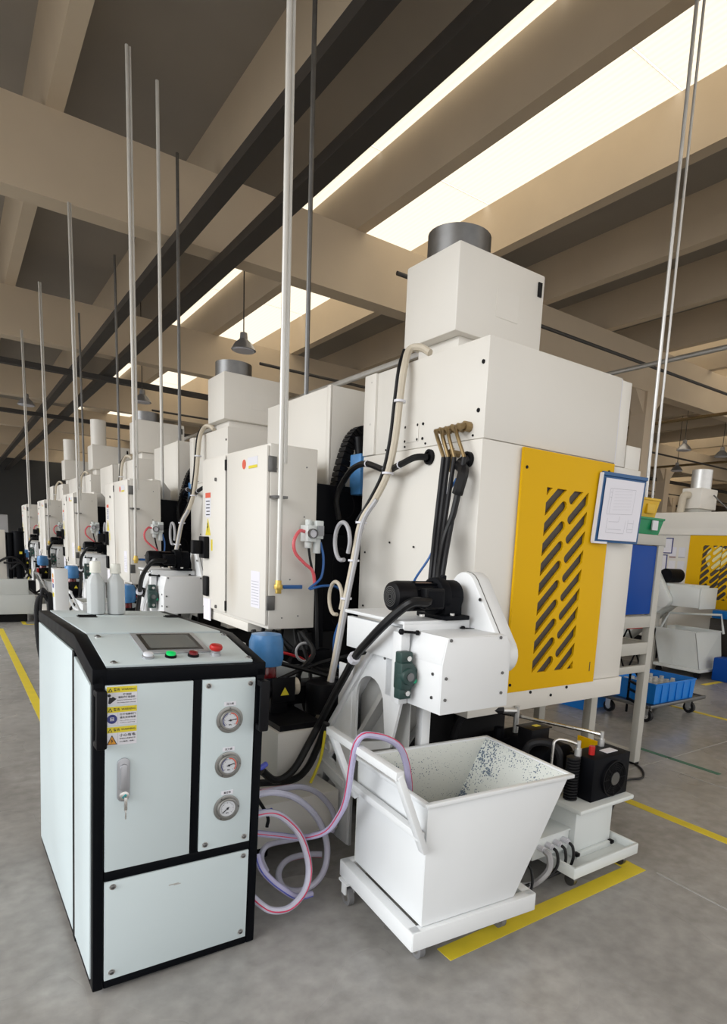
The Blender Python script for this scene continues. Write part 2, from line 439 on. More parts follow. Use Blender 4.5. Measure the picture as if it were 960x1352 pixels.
def make_machine():
    t = thing('machining_center', '', 'machine', (2.2, 2.42, 0), 'white machining centres standing in a row')
    m = MB(); m.box(2.2, 2.42, 2.162, 3.28, 3.42, 2.65); m.box(2.185, 3.42, 2.162, 3.28, 3.55, 2.65)
    up = m.build('upper_cover', 'white_paint', t, .004)
    m = MB(); m.box(2.195, 2.42, .822, 3.255, 3.55, 2.158); m.build('side_cover', 'white_paint', t, .003)
    m = MB(); m.box(2.2, 2.40, .70, 3.56, 3.6, .818); m.build('base_frame', 'white_paint', t, .004)
    m = MB(); m.box(3.292, 2.425, 2.15, 3.385, 3.4, 2.642); m.build('corner_cover', 'white_paint', t, .004)
    m = MB(); m.box(3.283, 2.424, 2.15, 3.290, 3.4, 2.645); m.build('joint_strip', 'sticker_white', t)
    m = MB(); m.box(3.40, 2.43, 2.145, 3.55, 2.8, 2.285); m.build('junction_box', 'white_paint', t, .006)
    m = MB(); m.box(3.258, 2.415, .82, 3.55, 3.5, 2.143); m.build('end_cover', 'white_paint', t, .004)
    # yellow ventilated door
    u0, u1, v0, v1 = 2.672, 3.032, .915, 1.962
    outer = [(2.47, .815), (3.25, .815), (3.25, 2.15), (2.47, 2.15)]
    me = curve_mesh([outer]+vent_loops(u0, v0, u1, v1, .1115, .053, u0+.178, u0+.192, (.09, .163)), .016)
    me.transform(frame_mat((0, 2.402, 0), (1, 0, 0), (0, 0, 1)))
    dr = link('vented_door', me, 'yellow_paint', t); dr['label'] = 'yellow door with slanted slots'
    m = MB(); m.box(2.66, 2.412, .905, 3.045, 2.418, 1.97); m.build('mesh_screen', 'vent_mesh', dr)
    m = MB()
    for p in ((2.50, 2.05), (3.2, 2.1), (2.5, .86)): bolt(m, (p[0], 2.394, p[1]), (0, -1, 0), .009, .004)
    each(m, 'bolt', 'black_plastic', dr)
    m = MB(); m.box(3.195, 2.3935, .885, 3.203, 2.3945, .945); m.build('small_label', 'ink', dr)
    m = MB()
    for x, z in ((2.68, .80), (2.86, .765), (3.0, .80)): bolt(m, (x, 2.40, z), (0, -1, 0), .009)
    for y, z in ((2.455, 2.53), (2.47, 2.3)): bolt(m, (2.2, y, z), (-1, 0, 0), .011)
    for y in (2.5, 2.62, 2.9, 3.1, 3.3, 3.5): bolt(m, (2.2, y, 2.18), (-1, 0, 0), .006)
    for y, z in ((2.98, 2.29), (2.98, 2.21), (3.1, 2.29), (3.1, 2.21), (2.93, 2.29), (2.93, 2.21)): bolt(m, (2.2, y, z), (-1, 0, 0), .008)
    for y, z in ((3.48, 1.55), (3.48, 1.2), (3.2, 1.62), (2.95, 1.6), (3.47, 2.6), (3.47, 2.35)): bolt(m, (2.19, y, z), (-1, 0, 0), .006)
    each(m, 'bolt', 'black_plastic', t)
    m = MB(); m.box(2.196, 2.97, 2.2, 2.2, 3.11, 2.3); m.build('gland_plate', 'white_paint', t, .001)
    m = MB(); m.ring((2.2, 2.845, 2.1), (2.18, 2.845, 2.1), .042, .03); m.cyl((2.196, 2.845, 2.1), (2.19, 2.845, 2.1), .03); m.build('cable_port', 'black_plastic', t)
    m = MB(); m.ring((2.2, 2.515, 2.06), (2.175, 2.515, 2.06), .04, .03); m.cyl((2.196, 2.515, 2.06), (2.19, 2.515, 2.06), .03); m.build('cable_port', 'black_plastic', t)
    # brass couplings and oil hoses
    m = MB()
    for y, r in ((2.53, .026), (2.58, .022), (2.63, .022), (2.68, .018), (2.73, .018)):
        m.cyl((2.2, y, 2.225), (2.16, y, 2.225), r, n=10); m.cyl((2.16, y, 2.225), (2.13, y, 2.215), r*.7, n=8)
    m.cyl((2.2, 2.60, 2.095), (2.13, 2.60, 2.095), .018, n=8); m.cyl((2.15, 2.60, 2.12), (2.15, 2.60, 2.0), .012, n=8)
    each(m, 'hose_coupling', 'bronze', t)
    for tx, bx_, r, yy in ((586, 568, .0135, 2.73), (592, 573, .0135, 2.68), (600, 577, .012, 2.63), (613, 583, .0125, 2.57)):
        a = V((2.135, yy, 2.215)); b = FX(tx, 604, 2.12); c = FX((tx*.45+bx_*.55), 690, 2.08); e = FX(bx_, 770, 2.0)
        m = MB(); m.tube([b, b*.6+c*.4+V((0, 0, .0)), c, e, e+V((.05, .1, -.5))], r); h = m.build('oil_hose', 'rubber', t)
        m = MB(); m.tube([a, a*.55+b*.45+V((-.012, 0, .02)), b], r*.8); m.build('ferrule', 'bronze', h)
    m = MB(); m.tube([(2.19, 2.515, 2.06), (2.15, 2.53, 2.03), FX(612, 622, 2.12), FX(606, 645, 2.10), FX(604, 652, 2.1)], .030); m.build('sleeved_cable', 'cable_black', t)
    m = MB(); m.tube([FX(606, 645, 2.10), FX(598, 680, 2.08), FX(586, 715, 2.05), FX(577, 770, 1.98)], .017); m.build('sleeved_cable', 'cable_black', t)
    m = MB(); m.tube([FX(603, 632, 2.12), FX(590, 655, 2.12), FX(580, 690, 2.1), FX(570, 730, 2.06), FX(548, 765, 1.98), FX(540, 790, 1.9)], .007, n=6); m.build('air_tube', 'blue_hose', t)
    m = MB(); m.box(2.19, 2.66, 1.86, 2.194, 2.74, 1.93); m.build('name_plate', 'sticker_white', t)
    m = MB(); m.tube([(2.185, 2.85, 2.1), (2.13, 2.9, 2.095), (2.1, 3.0, 2.06), (2.11, 3.15, 2.04), (2.1, 3.35, 2.09), (2.1, 3.5, 2.08), (2.12, 3.65, 2.02), (2.1, 3.72, 1.9), (2.1, 3.68, 1.75)], .019); cb = m.build('cable', 'cable_black', t)
    m = MB()
    for y, z in ((3.0, 2.06), (3.15, 2.04), (3.35, 2.09)): m.cyl((2.1, y-.004, z), (2.1, y+.004, z), .022, n=10)
    each(m, 'cable_tie', 'sticker_white', cb)
    # beige conduit with a black cable strapped to it, from the roof edge down the front
    pth = [FX(568, 466, 2.26), FX(556, 459, 2.24), FX(541, 462, 2.2), FX(534, 485, 2.14), FX(528, 530, 2.12), FX(522, 580, 2.1), FX(512, 625, 2.08), FX(495, 660, 2.05), FX(477, 690, 2.0), FX(467, 740, 1.95), FX(457, 790, 1.9), FX(446, 850, 1.86), FX(436, 900, 1.8), FX(420, 950, 1.74), FX(405, 990, 1.66)]
    m = MB(); m.tube(pth, .021); cn = m.build('conduit', 'beige_hose', t)
    m = MB(); m.tube([p+V((-.02, .026, .0)) for p in pth[2:9]], .010); m.build('cable', 'cable_black', cn)
    m = MB(); m.tube([p+V((-.01, -.034, .0)) for p in pth[7:13]], .014); m.build('conduit', 'grey_hose', cn)
    m = MB()
    for k in (4, 6, 8, 9, 10): m.cyl(pth[k]-V((0, 0, .006)), pth[k]+V((0, 0, .006)), .035, n=12)
    each(m, 'cable_tie', 'sticker_white', cn)
    for cx_, cz_, s_ in ((452, 715, 1), (443, 790, .9)):
        c = FX(cx_, cz_, 1.93); r_ = .10*s_
        m = MB(); m.tube([c+V((0, -r_*.9*math.cos(a), r_*1.15*math.sin(a))) for a in [i*2*PI/10 for i in range(-1, 9)]], .013*s_); m.build('coiled_hose', 'grey_hose' if s_ == 1 else 'beige_hose', t)
    # rear cover with the cable chain in the gap
    m = MB(); m.box(2.2, 4.0, 1.98, 2.9, 5.1, 2.68); m.box(2.185, 4.0, 1.98, 2.2, 4.05, 2.68); m.build('rear_cover', 'white_paint', t, .004)
    m = MB(); m.prism([(1.9, 1.97), (2.1, 1.97), (2.1, 2.1), (2.02, 2.2), (1.9, 2.22)], 'y', 4.0, 4.5); m.build('bracket', 'white_paint', t, .005)
    ch = None
    pts = crom([FY(483, 569, 3.9), FY(472, 571, 3.9), FY(463, 582, 3.9), FY(456, 600, 3.9), FY(449, 625, 3.9), FY(445, 645, 3.9)], step=3)
    for i in range(len(pts)-1):
        a, b = pts[i], pts[i+1]; m = MB(); m.bar(a, a+(b-a)*.8, .07, .09, up=(0, 1, 0)); o = m.build('chain_link', 'black_plastic', t)
    m = MB(); m.cyl(FY(474, 578, 3.85), FY(484, 700, 3.75), .035); m.build('cylinder', 'black_plastic', t)
    m = MB(); m.box(2.24, 3.66, 1.93, 2.4, 3.8, 2.2); m.build('valve_block', 'blue_wrap', t, .01)
    # cast column in the gap
    m = MB(); m.box(1.9, 3.78, 1.66, 2.62, 4.5, 1.985); m.build('column_head', 'iron_black', t, .012)
    m = MB(); m.prism([(2.0, 1.0), (2.42, 1.0), (2.40, 1.66), (1.96, 1.66)], 'y', 3.74, 4.5); m.prism([(1.94, .9), (2.0, .9), (1.98, 1.66), (1.90, 1.66)], 'y', 3.66, 4.5)
    cl = m.build('column', 'iron_black', t, .01)
    m = MB()
    for x, z, rx, rz in ((2.16, 1.42, .07, .15), (2.17, 1.1, .07, .08), (2.2, 1.86, .08, .1)):
        m.lathe((0, 0, 0), [(1, -.004), (1, 0), (.93, .0), (.9, -.003)], (0, -1, 0), 20)
        for q in list(m.bm.verts)[-80:]: q.co = V((x+q.co.x*rx, (3.738 if z < 1.66 else 3.778)+q.co.y, z+q.co.z*rz))
    each(m, 'casting_pocket', 'bed_black', cl)
    m = MB(); m.box(1.9, 3.70, .30, 2.5, 4.6, 1.0); m.box(2.28, 2.58, .05, 2.68, 4.6, .70); m.box(1.97, 2.60, .34, 2.3, 2.64, .9); m.build('bed', 'bed_black', t, .01)
    # coolant tank with its pump box
    m = MB(); m.prism([(1.12, 2.66), (1.57, 2.66), (1.57, 3.27), (1.99, 3.27), (1.99, 2.66), (2.26, 2.66), (2.26, 4.9), (1.12, 4.9)], 'z', .11, .33); m.build('coolant_tank', 'white_paint', t, .006)
    m = MB()
    for x in (1.2, 2.1):
        for y in (2.8, 4.7): m.cyl((x, y, 0), (x, y, .11), .035)
    each(m, 'foot', 'black_plastic', t)
    m = MB(); m.box(1.33, 2.9, .33, 1.62, 3.5, .60); pb = m.build('pump_box', 'white_paint', t, .005)
    m = MB(); m.box(1.35, 2.92, .60, 1.60, 3.48, .63); m.build('cover', 'black_plastic', pb)
    for x in (1.66, 1.74):
        pass
    m = MB(); m.cyl((1.36, 3.2, .77), (1.52, 3.2, .77), .058); m.box(1.40, 3.15, .63, 1.5, 3.25, .78); m.box(1.40, 3.135, .70, 1.54, 3.14, .84); mo = m.build('pump_motor', 'black_plastic', t, .004)
    m = MB(); m.cyl((1.33, 3.2, .77), (1.362, 3.2, .77), .055); m.build('end_cap', 'red_plastic', mo)
    m = MB(); m.prism([(1.45, .74), (1.50, .74), (1.475, .785)], 'y', 3.130, 3.1345); m.build('warning_label', 'sticker_yellow', mo)
    m = MB(); m.cyl((1.55, 3.2, .77), (1.58, 3.2, .77), .05); m.build('coupling', 'beige_hose', mo)
    m = MB(); m.box(1.5, 3.3, .63, 2.0, 3.5, .74); m.cyl((1.75, 3.2, .6), (1.75, 3.2, .78), .10); m.box(1.2, 3.55, .33, 1.5, 3.8, .55); m.build('valve_stack', 'black_plastic', t, .005)
    m = MB(); m.box(1.35, 3.55, .82, 2.0, 3.62, .90); m.build('cross_rail', 'iron_black', t, .003)
    m = MB(); m.prism([(1.5, .80), (2.0, .58), (2.0, .70), (1.5, .92)], 'y', 3.5, 3.52); m.build('slanted_plate', 'cool_white', t, .003)
    # blue wrapped oil filter beside the cabinet
    c = V((1.45, 3.34, -.03))
    m = MB(); m.lathe(c, [(.03, .90), (.09, .91), (.10, .95), (.098, 1.05), (.085, 1.09), (.03, 1.10)]); m.build('filter', 'blue_wrap', t)
    m = MB(); m.lathe(c, [(.055, .78), (.06, .8), (.06, .9), (.05, .92)]); m.build('filter_bowl', 'dark_red', t)
    m = MB(); m.cyl(c+V((0, 0, .36)), c+V((0, 0, .8)), .04); m.build('filter_stand', 'black_plastic', t)
    # loose hoses under the electrical cabinet
    for i in range(9):
        a = V((1.45+RND.random()*.4, 3.5+RND.random()*.3, 1.03)); b = V((1.5+RND.random()*.6, 3.35+RND.random()*.4, .62+RND.random()*.2))
        c = (a+b)/2+V((RND.uniform(-.12, .12), RND.uniform(-.1, .1), RND.uniform(-.18, .02)))
        m = MB(); m.tube([a, c, b, b+V((.1, .1, -.25))], .010+.006*RND.random(), n=6); m.build('cable', 'cable_black', t)
    m = MB(); m.tube([FY(345, 858, 3.5), FY(375, 862, 3.5), FY(395, 868, 3.5), FY(405, 872, 3.5), FY(415, 860, 3.5)], .009); m.build('air_tube', 'red_hose', t)
    m = MB(); m.tube([FY(402+11*math.cos(a), 861+12*math.sin(a), 3.45) for a in [i*.7 for i in range(12)]], .008); m.build('coiled_hose', 'grey_hose', t)
    m = MB(); m.tube([(1.5, 3.4, .75), (1.8, 3.35, .86), (2.2, 3.3, .93)], .014); m.tube([(1.3, 3.4, .95), (1.7, 3.35, .83), (2.1, 3.3, .7)], .014); m.build('cable', 'cable_black', t)
    # electrical cabinet on the machine's flank
    m = MB(); m.box(1.56, 3.57, 1.05, 1.875, 4.76, 2.165); ec = m.build('electrical_cabinet', 'white_paint', t, .006)
    d1 = None
    me = MB(); me.box(1.54, 3.575, 1.075, 1.558, 4.24, 2.15); d1 = me.build('cabinet_door', 'door_paint', ec, .004)
    me = MB(); me.box(1.54, 4.275, 1.075, 1.558, 4.75, 2.15); d2_ = me.build('cabinet_door', 'white_paint', ec, .004)
    m = MB(); m.box(1.548, 4.244, 1.09, 1.556, 4.271, 2.14); m.build('door_seal', 'dark_steel', ec)
    for z in (1.09, 2.05):
        m = MB(); m.box(1.535, 4.246, z, 1.55, 4.27, z+.07); m.build('door_latch', 'black_plastic', ec)
    m = MB()
    for z in (1.17, 2.0): m.box(1.548, 3.563, z, 1.60, 3.574, z+.09); 
    each(m, 'hinge', 'dark_steel', ec, .002)
    m = MB(); m.cyl((1.54, 3.93, 2.065), (1.538, 3.93, 2.065), .03); m.build('round_emblem', 'sticker_red', d1)
    m = MB(); m.box(1.538, 3.71, 2.045, 1.54, 3.87, 2.10); pl = m.build('name_plate', 'sticker_white', d1)
    m = MB(); m.box(1.537, 3.715, 2.033, 1.5385, 3.85, 2.05); m.build('yellow_strip', 'sticker_yellow', d1)
    m = MB(); m.box(1.5385, 3.66, 1.17, 1.54, 3.80, 1.40); sh = m.build('data_sheet', 'paper', d1)
    m = MB()
    for k in range(9): m.box(1.537, 3.675, 1.19+.018*k, 1.5384, 3.785, 1.193+.018*k)
    tag(m.build('printed_table', 'pencil', sh), kind='stuff')
    # rotary switch, socket, stickers on the narrow door
    m = MB(); m.box(1.50, 4.60, 1.44, 1.54, 4.72, 1.6); m.box(1.43, 4.63, 1.47, 1.50, 4.69, 1.57); m.build('rotary_switch', 'black_plastic', d2_, .006)
    m = MB(); m.box(1.515, 4.60, 1.16, 1.54, 4.69, 1.31); m.build('socket', 'black_plastic', d2_, .01)
    m = MB(); m.box(1.5385, 4.57, 1.90-.02, 1.54, 4.68, 1.915); wl = m.build('red_label', 'sticker_red', d2_)
    m = MB(); m.box(1.5385, 4.57, 1.74, 1.54, 4.68, 1.875); wl = m.build('instruction_label', 'sticker_white', d2_)
    m = MB()
    for k in range(5): m.box(1.5372, 4.585, 1.755+.024*k, 1.5384, 4.665-.01*(k % 2), 1.762+.024*k)
    tag(m.build('printed_lines', 'ink', wl), kind='stuff')
    m = MB(); m.prism([(4.57, 1.61), (4.68, 1.61), (4.625, 1.73)], 'x', 1.537, 1.54); wt = m.build('warning_triangle', 'sticker_yellow', d2_)
    m = MB(); m.prism([(4.625, 1.70), (4.61, 1.665), (4.622, 1.665), (4.612, 1.63), (4.64, 1.672), (4.628, 1.672), (4.636, 1.70)], 'x', 1.5355, 1.5372); m.build('lightning_bolt', 'ink', wt)
    m = MB(); m.box(1.538, 4.53, 1.50, 1.54, 4.56, 1.58); m.build('small_sticker', 'sticker_yellow', d2_)
    m = MB(); m.box(1.535, 4.57, .98, 1.542, 4.72, 1.14); m.build('taped_paper', 'paper', d2_)
    m = MB()
    for y, z in ((4.45, 2.0), (4.45, 1.1)): m.cyl((1.54, y, z), (1.53, y, z), .013, n=10)
    each(m, 'quarter_turn_lock', 'dark_steel', d2_)
    m = MB(); m.box(1.56, 3.9, .99, 1.80, 4.7, 1.05); m.build('support_bracket', 'white_paint', t, .003)
    m = MB()
    for x, z in ((1.60, 2.02), (1.80, 2.05), (1.79, 1.75), (1.62, 1.6), (1.7, 1.36), (1.65, 1.12), (1.76, 1.13)): bolt(m, (x, 3.57, z), (0, -1, 0), .005, .002)
    for y in (3.8, 4.2, 4.6): bolt(m, (1.57, y, 1.06), (-1, 0, 0), .006)
    each(m, 'screw', 'dark_steel', ec)
    # air preparation unit on the cabinet's side
    m = MB(); m.box(1.76, 3.46, 1.60, 1.82, 3.56, 1.70); m.box(1.825, 3.47, 1.62, 1.875, 3.56, 1.73); m.cyl((1.79, 3.51, 1.56), (1.79, 3.51, 1.6), .022); m.cyl((1.85, 3.51, 1.53), (1.85, 3.51, 1.62), .024); m.cyl((1.79, 3.51, 1.7), (1.79, 3.51, 1.735), .02)
    ar = m.build('air_regulator', 'cool_white', t, .004)
    m = MB(); m.ring((1.79, 3.46, 1.65), (1.79, 3.435, 1.65), .03, .024); m.build('gauge_rim', 'dark_steel', ar)
    m = MB(); m.cyl((1.79, 3.46, 1.65), (1.79, 3.444, 1.65), .024); m.build('gauge_dial', 'sticker_white', ar)
    m = MB(); m.box(1.83, 3.455, 1.64, 1.87, 3.47, 1.70); m.build('pressure_switch', 'bezel', ar)
    m = MB(); m.tube([(1.76, 3.5, 1.66), (1.72, 3.49, 1.66), (1.68, 3.48, 1.60), (1.69, 3.48, 1.53), (1.75, 3.48, 1.47), (1.81, 3.48, 1.42), (1.84, 3.5, 1.33)], .0105); m.build('air_tube', 'pink_hose', t)
    m = MB(); m.tube([(1.84, 3.5, 1.35), (1.855, 3.5, 1.2), (1.86, 3.5, 1.06), (1.87, 3.5, .92)], .011); m.build('air_tube', 'cable_black', t)
    m = MB(); m.tube([(1.87, 3.5, 1.6), (1.89, 3.49, 1.5), (1.87, 3.48, 1.38), (1.79, 3.48, 1.31), (1.87, 3.46, 1.33), (1.97, 3.46, 1.325), (2.02, 3.46, 1.27), (2.02, 3.46, 1.15), (1.97, 3.46, 1.0), (1.98, 3.46, .85), (2.05, 3.46, .75)], .008); m.build('air_tube', 'blue_hose', t)
    m = MB(); m.tube([(1.79, 3.5, 1.56), (1.8, 3.5, 1.5), (1.82, 3.5, 1.42)], .008); m.build('air_tube', 'cable_black', t)
    return t
machine = make_machine()

ORD = ['first and nearest', 'second', 'third', 'fourth', 'fifth and farthest']
machines = [machine]+[copy_tree(machine) for k in range(4)]
for k, o in enumerate(machines):
    o.location.y = 2.42+PITCH_ROW*k
    o['label'] = ['large white machining centre with yellow slotted door, nearest in the row', 'white machining centre with grey hose loops, second in the row, behind the nearest',
                  'white machining centre third in the row, behind the white bottles', 'white machining centre fourth in the row, far at the left', 'white machining centre at the far end of the row'][k]

# mist collectors on the machines' roofs
def make_mist(dark):
    t = thing('mist_collector', '', 'filter unit', (2.31, 2.83, 2.652), 'mist collectors on the machine roofs')
    m = MB(); m.box(2.38, 2.88, 2.652, 2.9, 3.26, 2.79); m.build('base', 'white_paint', t, .006)
    m = MB(); m.box(2.31, 2.83, 2.79, 2.99, 3.32, 3.25); m.build('housing', 'white_paint', t, .012)
    m = MB()
    if dark: m.ring((2.50, 3.07, 3.25), (2.50, 3.07, 3.39), .185, .165, 28)
    else: m.ring((2.47, 3.07, 3.25), (2.47, 3.07, 3.74), .14, .13, 24)
    m.build('outlet_collar' if dark else 'outlet_duct', 'dark_steel' if dark else 'white_paint', t)
    m = MB(); m.box(2.93, 2.822, 3.12, 2.96, 2.83, 3.2); m.build('clip', 'black_plastic', t)
    m = MB(); m.box(2.6, 2.827, 2.93, 2.78, 2.83, 3.08); m.build('faint_plate', 'grey_paint' if False else 'white_paint', t)
    return t
mc = make_mist(True); md = make_mist(False)
for k in range(5):
    o = (mc if k == 0 else md if k == 3 else copy_tree(mc if k < 3 else md)); o.location.y = 2.83+PITCH_ROW*k
    o['label'] = ['white mist collector box on the roof of the nearest machine', 'white mist collector with dark collar right behind the near electrical cabinet top', 'white mist collector with dark collar on the third machine roof',
                  'mist collector with tall white duct on the fourth machine', 'farthest mist collector with a tall white duct at the row end'][k]

# air drop pipes from the roof to the cabinets
def make_drop():
    t = thing('air_pipe', '', 'pipe', (1.595, 3.50, 1.32), 'air drop pipes hanging from the roof')
    m = MB(); m.tube([(1.592, 3.50, 1.36), (1.598, 3.50, 2.4), (1.605, 3.50, 6.15)], .0155, n=10); m.build('pipe', 'pole_white', t)
    m = MB(); m.tube([(1.632, 3.515, 2.05), (1.635, 3.51, 6.15)], .011, n=8); m.build('cable_duct', 'pole_white', t)
    m = MB(); m.cyl((1.592, 3.50, 1.36), (1.592, 3.5, 1.28), .02, n=8); m.cyl((1.592, 3.50, 1.335), (1.592, 3.5, 1.305), .028, n=8); v = m.build('ball_valve', 'brass', t, .002)
    m = MB(); m.box(1.625, 3.492, 1.308, 1.75, 3.508, 1.332); m.cyl((1.6, 3.5, 1.32), (1.64, 3.5, 1.32), .01, n=8); m.build('lever', 'blue_hose', v, .004)
    m = MB(); m.box(1.56, 3.49, 1.845, 1.64, 3.575, 1.86); m.build('pipe_clamp', 'dark_steel', t)
    return t
dp = make_drop()
for k in range(5):
    o = dp if k == 0 else copy_tree(dp); o.location.y = 3.5+PITCH_ROW*k
    o['label'] = 'white air pipe dropping to the %s electrical cabinet' % ['near stained', 'second', 'third', 'fourth', 'farthest'][k]
for k, (x, y) in enumerate(((2.5, 5.0), (2.5, 8.62), (2.5, 12.24), (2.5, 15.86))):
    m = MB(); m.cyl((x, y, 2.682), (x, y, 6.2), .02, n=8)
    one('cable_pipe', m, 'dark_steel', ['thin dark grey pipe rising behind the nearest electrical cabinet', 'thin dark grey pipe rising behind the second cabinet', 'thin dark grey pipe rising behind the third cabinet', 'thin dark grey pipe rising at the fourth machine'][k], 'pipe', (x, y, 2.7), group='grey pipes behind the cabinets')

# ------------------------------------------------------------------ chip conveyors
def make_conveyor():
    t = thing('chip_conveyor', '', 'conveyor', (1.6, 2.3, 0), 'chip conveyors along the row')
    P = 'conveyor_white'
    # side frames with arched opening
    arch = [(2.55, .62), (2.55, .86)]+[(2.43+.12*math.cos(a), .86+.12*math.sin(a)) for a in [i*PI/10 for i in range(1, 10)]]+[(2.31, .86), (2.285, .70)]
    outer = [(2.27, 1.27), (3.20, .13), (3.20, .05), (2.57, .05), (2.57, .56), (2.24, .68), (2.17, .92), (2.17, 1.27)]
    h1 = [(2.80, .46), (2.62, .66), (2.62, .41)]; h2 = [(2.93, .16), (2.86, .36), (2.62, .30), (2.62, .16)]
    for x, loops in ((1.592, [outer, arch, h1, h2]), (1.955, [[(2.30, .92), (2.17, .95), (2.17, 1.27), (2.27, 1.27), (3.20, .13), (3.20, .05), (2.95, .05)]])):
        me = curve_mesh(loops, .014); nm = 'side_frame'; me.transform(frame_mat((x, 0, 0), (0, 1, 0), (0, 0, 1))); link(nm, me, P, t)
    m = MB(); m.hexa([(1.60, 2.27, 1.27), (1.95, 2.27, 1.27), (1.95, 3.2, .13), (1.60, 3.2, .13), (1.60, 2.29, 1.285), (1.95, 2.29, 1.285), (1.95, 3.22, .145), (1.60, 3.22, .145)]); m.build('top_cover', P, t)
    m = MB(); m.hexa([(1.60, 2.30, .95), (1.95, 2.30, .95), (1.95, 2.95, .12), (1.60, 2.95, .12), (1.60, 2.32, .965), (1.95, 2.32, .965), (1.95, 2.97, .135), (1.60, 2.97, .135)]); m.build('underside', 'inner_grey', t)  # underside in shadow, its shade put into the grey
    m = MB(); m.prism([(2.20, .6), (2.62, .5), (2.62, 1.0), (2.20, 1.0)], 'x', 1.66, 1.665); m.build('shade_panel', 'inner_grey', t)  # added sheet, its grey stands in for shade seen through the arch
    m = MB(); m.bar((1.583, 2.28, 1.275), (1.583, 3.205, .135), .03, .03); m.build('edge_flange', P, t, .003)
    m = MB(); m.box(1.58, 2.585, .05, 1.592, 2.72, 1.0); m.build('leg_plate', P, t, .003)
    m = MB(); m.bar((1.578, 2.62, .37), (1.578, 2.92, .42), .02, .045); m.build('cross_bar', P, t, .003)
    m = MB(); m.ring((1.575, 2.815, .515), (1.587, 2.815, .515), .035, .021); m.build('lifting_eye', P, t)
    m = MB(); m.box(1.735, 2.20, .05, 1.785, 2.25, .95); m.build('post', P, t, .004)
    m = MB(); m.box(1.70, 2.17, 0, 1.82, 2.28, .05); m.build('foot_plate', P, t, .004)
    # discharge head
    zt, zb = 1.243, .922
    m = MB(); m.prism([(1.583, zb), (1.968, zb), (1.968, 1.19), (1.938, zt-.005), (1.607, zt), (1.583, 1.13)], 'y', 1.895, 1.905); fp = m.build('front_plate', P, t, .002)
    m = MB()
    for x, z in ((1.605, 1.075), (1.605, .985), (1.925, 1.075), (1.925, .985), (1.9, 1.232), (1.62, 1.232)): bolt(m, (x, 1.895, z), (0, -1, 0), .007)
    each(m, 'bolt', 'dark_steel', fp)
    m = MB(); m.box(1.585, 1.905, zb, 1.592, 2.30, 1.135); sp = m.build('side_plate', P, t, .001)
    m = MB()
    for y, z in ((1.955, 1.085), (1.955, .985), (2.31, 1.2), (2.31, 1.15), (2.31, 1.09)): bolt(m, (1.585, y, z), (-1, 0, 0), .007)
    each(m, 'bolt', 'dark_steel', sp)
    m = MB(); m.box(1.962, 1.905, zb, 1.968, 2.30, 1.19); m.build('side_plate', P, t)
    m = MB(); m.hexa([(1.583, 1.905, 1.13), (1.595, 1.905, 1.13), (1.595, 2.20, 1.13), (1.583, 2.20, 1.13), (1.607, 1.905, zt), (1.62, 1.905, zt), (1.62, 2.20, zt), (1.607, 2.20, zt)]); m.build('chamfer_strip', P, t, .001)
    m = MB(); m.box(1.61, 1.905, zt-.012, 1.935, 2.30, zt); m.build('head_top', P, t, .002)
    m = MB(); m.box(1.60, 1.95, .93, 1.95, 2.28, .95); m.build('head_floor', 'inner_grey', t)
    m = MB(); m.box(1.56, 2.15, 1.10, 1.592, 2.62, 1.25); m.build('upper_side', P, t, .003)
    # motor bracket
    m = MB(); m.box(1.545, 2.12, 1.268, 1.92, 2.62, 1.284); m.box(1.545, 2.12, 1.232, 1.92, 2.132, 1.27); m.build('motor_plate', P, t, .003)
    m = MB(); m.box(1.535, 2.122, .92, 1.582, 2.185, 1.236); m.build('bracket_post', P, t, .003)
    m = MB(); m.box(1.88, 2.125, 1.10, 1.93, 2.175, 1.236); m.build('bracket_post', P, t, .003)
    for x in (1.525, 1.87):
        m = MB(); m.cyl((x, 2.11, 1.243), (x+.07, 2.09, 1.238), .006, n=8); m.lathe((x, 2.11, 1.243), [(.005, -.012), (.013, -.006), (.013, .006), (.005, .012)], (1, -.3, 0), 10); m.lathe((x+.07, 2.09, 1.238), [(.004, -.01), (.011, -.005), (.011, .005), (.004, .01)], (1, -.3, 0), 10); m.build('clamp_lever', 'black_plastic', t)
    # bearing block
    bx, by = 1.535, 2.10
    m = MB(); m.box(bx-.03, by-.028, 1.105, bx+.03, by+.02, 1.16); m.box(bx-.03, by-.028, .955, bx+.03, by+.02, 1.01); m.prism([(bx-.034, 1.0), (bx+.022, 1.0), (bx+.05, 1.03), (bx+.05, 1.085), (bx+.022, 1.115), (bx-.034, 1.115)], 'y', by-.04, by+.02); m.cyl((bx, by-.055, 1.058), (bx, by, 1.058), .036); bb = m.build('bearing_block', 'bearing_green', t, .006)
    m = MB(); m.cyl((bx, by-.06, 1.058), (bx, by-.05, 1.058), .018); m.build('shaft_end', 'dark_steel', bb)
    m = MB(); m.cyl((bx+.034, by-.046, 1.035), (bx+.034, by-.036, 1.035), .010); m.build('grease_cap', 'green_dot', bb)
    m = MB()
    for z in (.982, 1.133): m.cyl((bx+.005, by-.038, z), (bx+.005, by-.026, z), .012, n=8)
    each(m, 'bolt', 'steel', bb)
    # gear motor
    y, z = 2.20, 1.385
    m = MB(); m.lathe((1.52, y, z), [(.045, 0), (.062, .008), (.068, .03), (.068, .10)], (1, 0, 0), 24); gm = m.build('fan_cover', 'black_plastic', t)
    m = MB()
    for k in range(5): m.ring((1.5195, y, z), (1.5185, y, z), .012+.008*k, .009+.008*k, 20)
    tag(m.build('fan_grille', 'dark_steel', gm), kind='stuff')
    m = MB(); m.cyl((1.62, y, z), (1.75, y, z), .06, n=24); mb_ = m.build('motor_body', 'iron_black', t)
    m = MB(); m.box(1.65, y-.03, z+.05, 1.72, y+.03, z+.0625); m.build('motor_plate', 'stained', mb_)
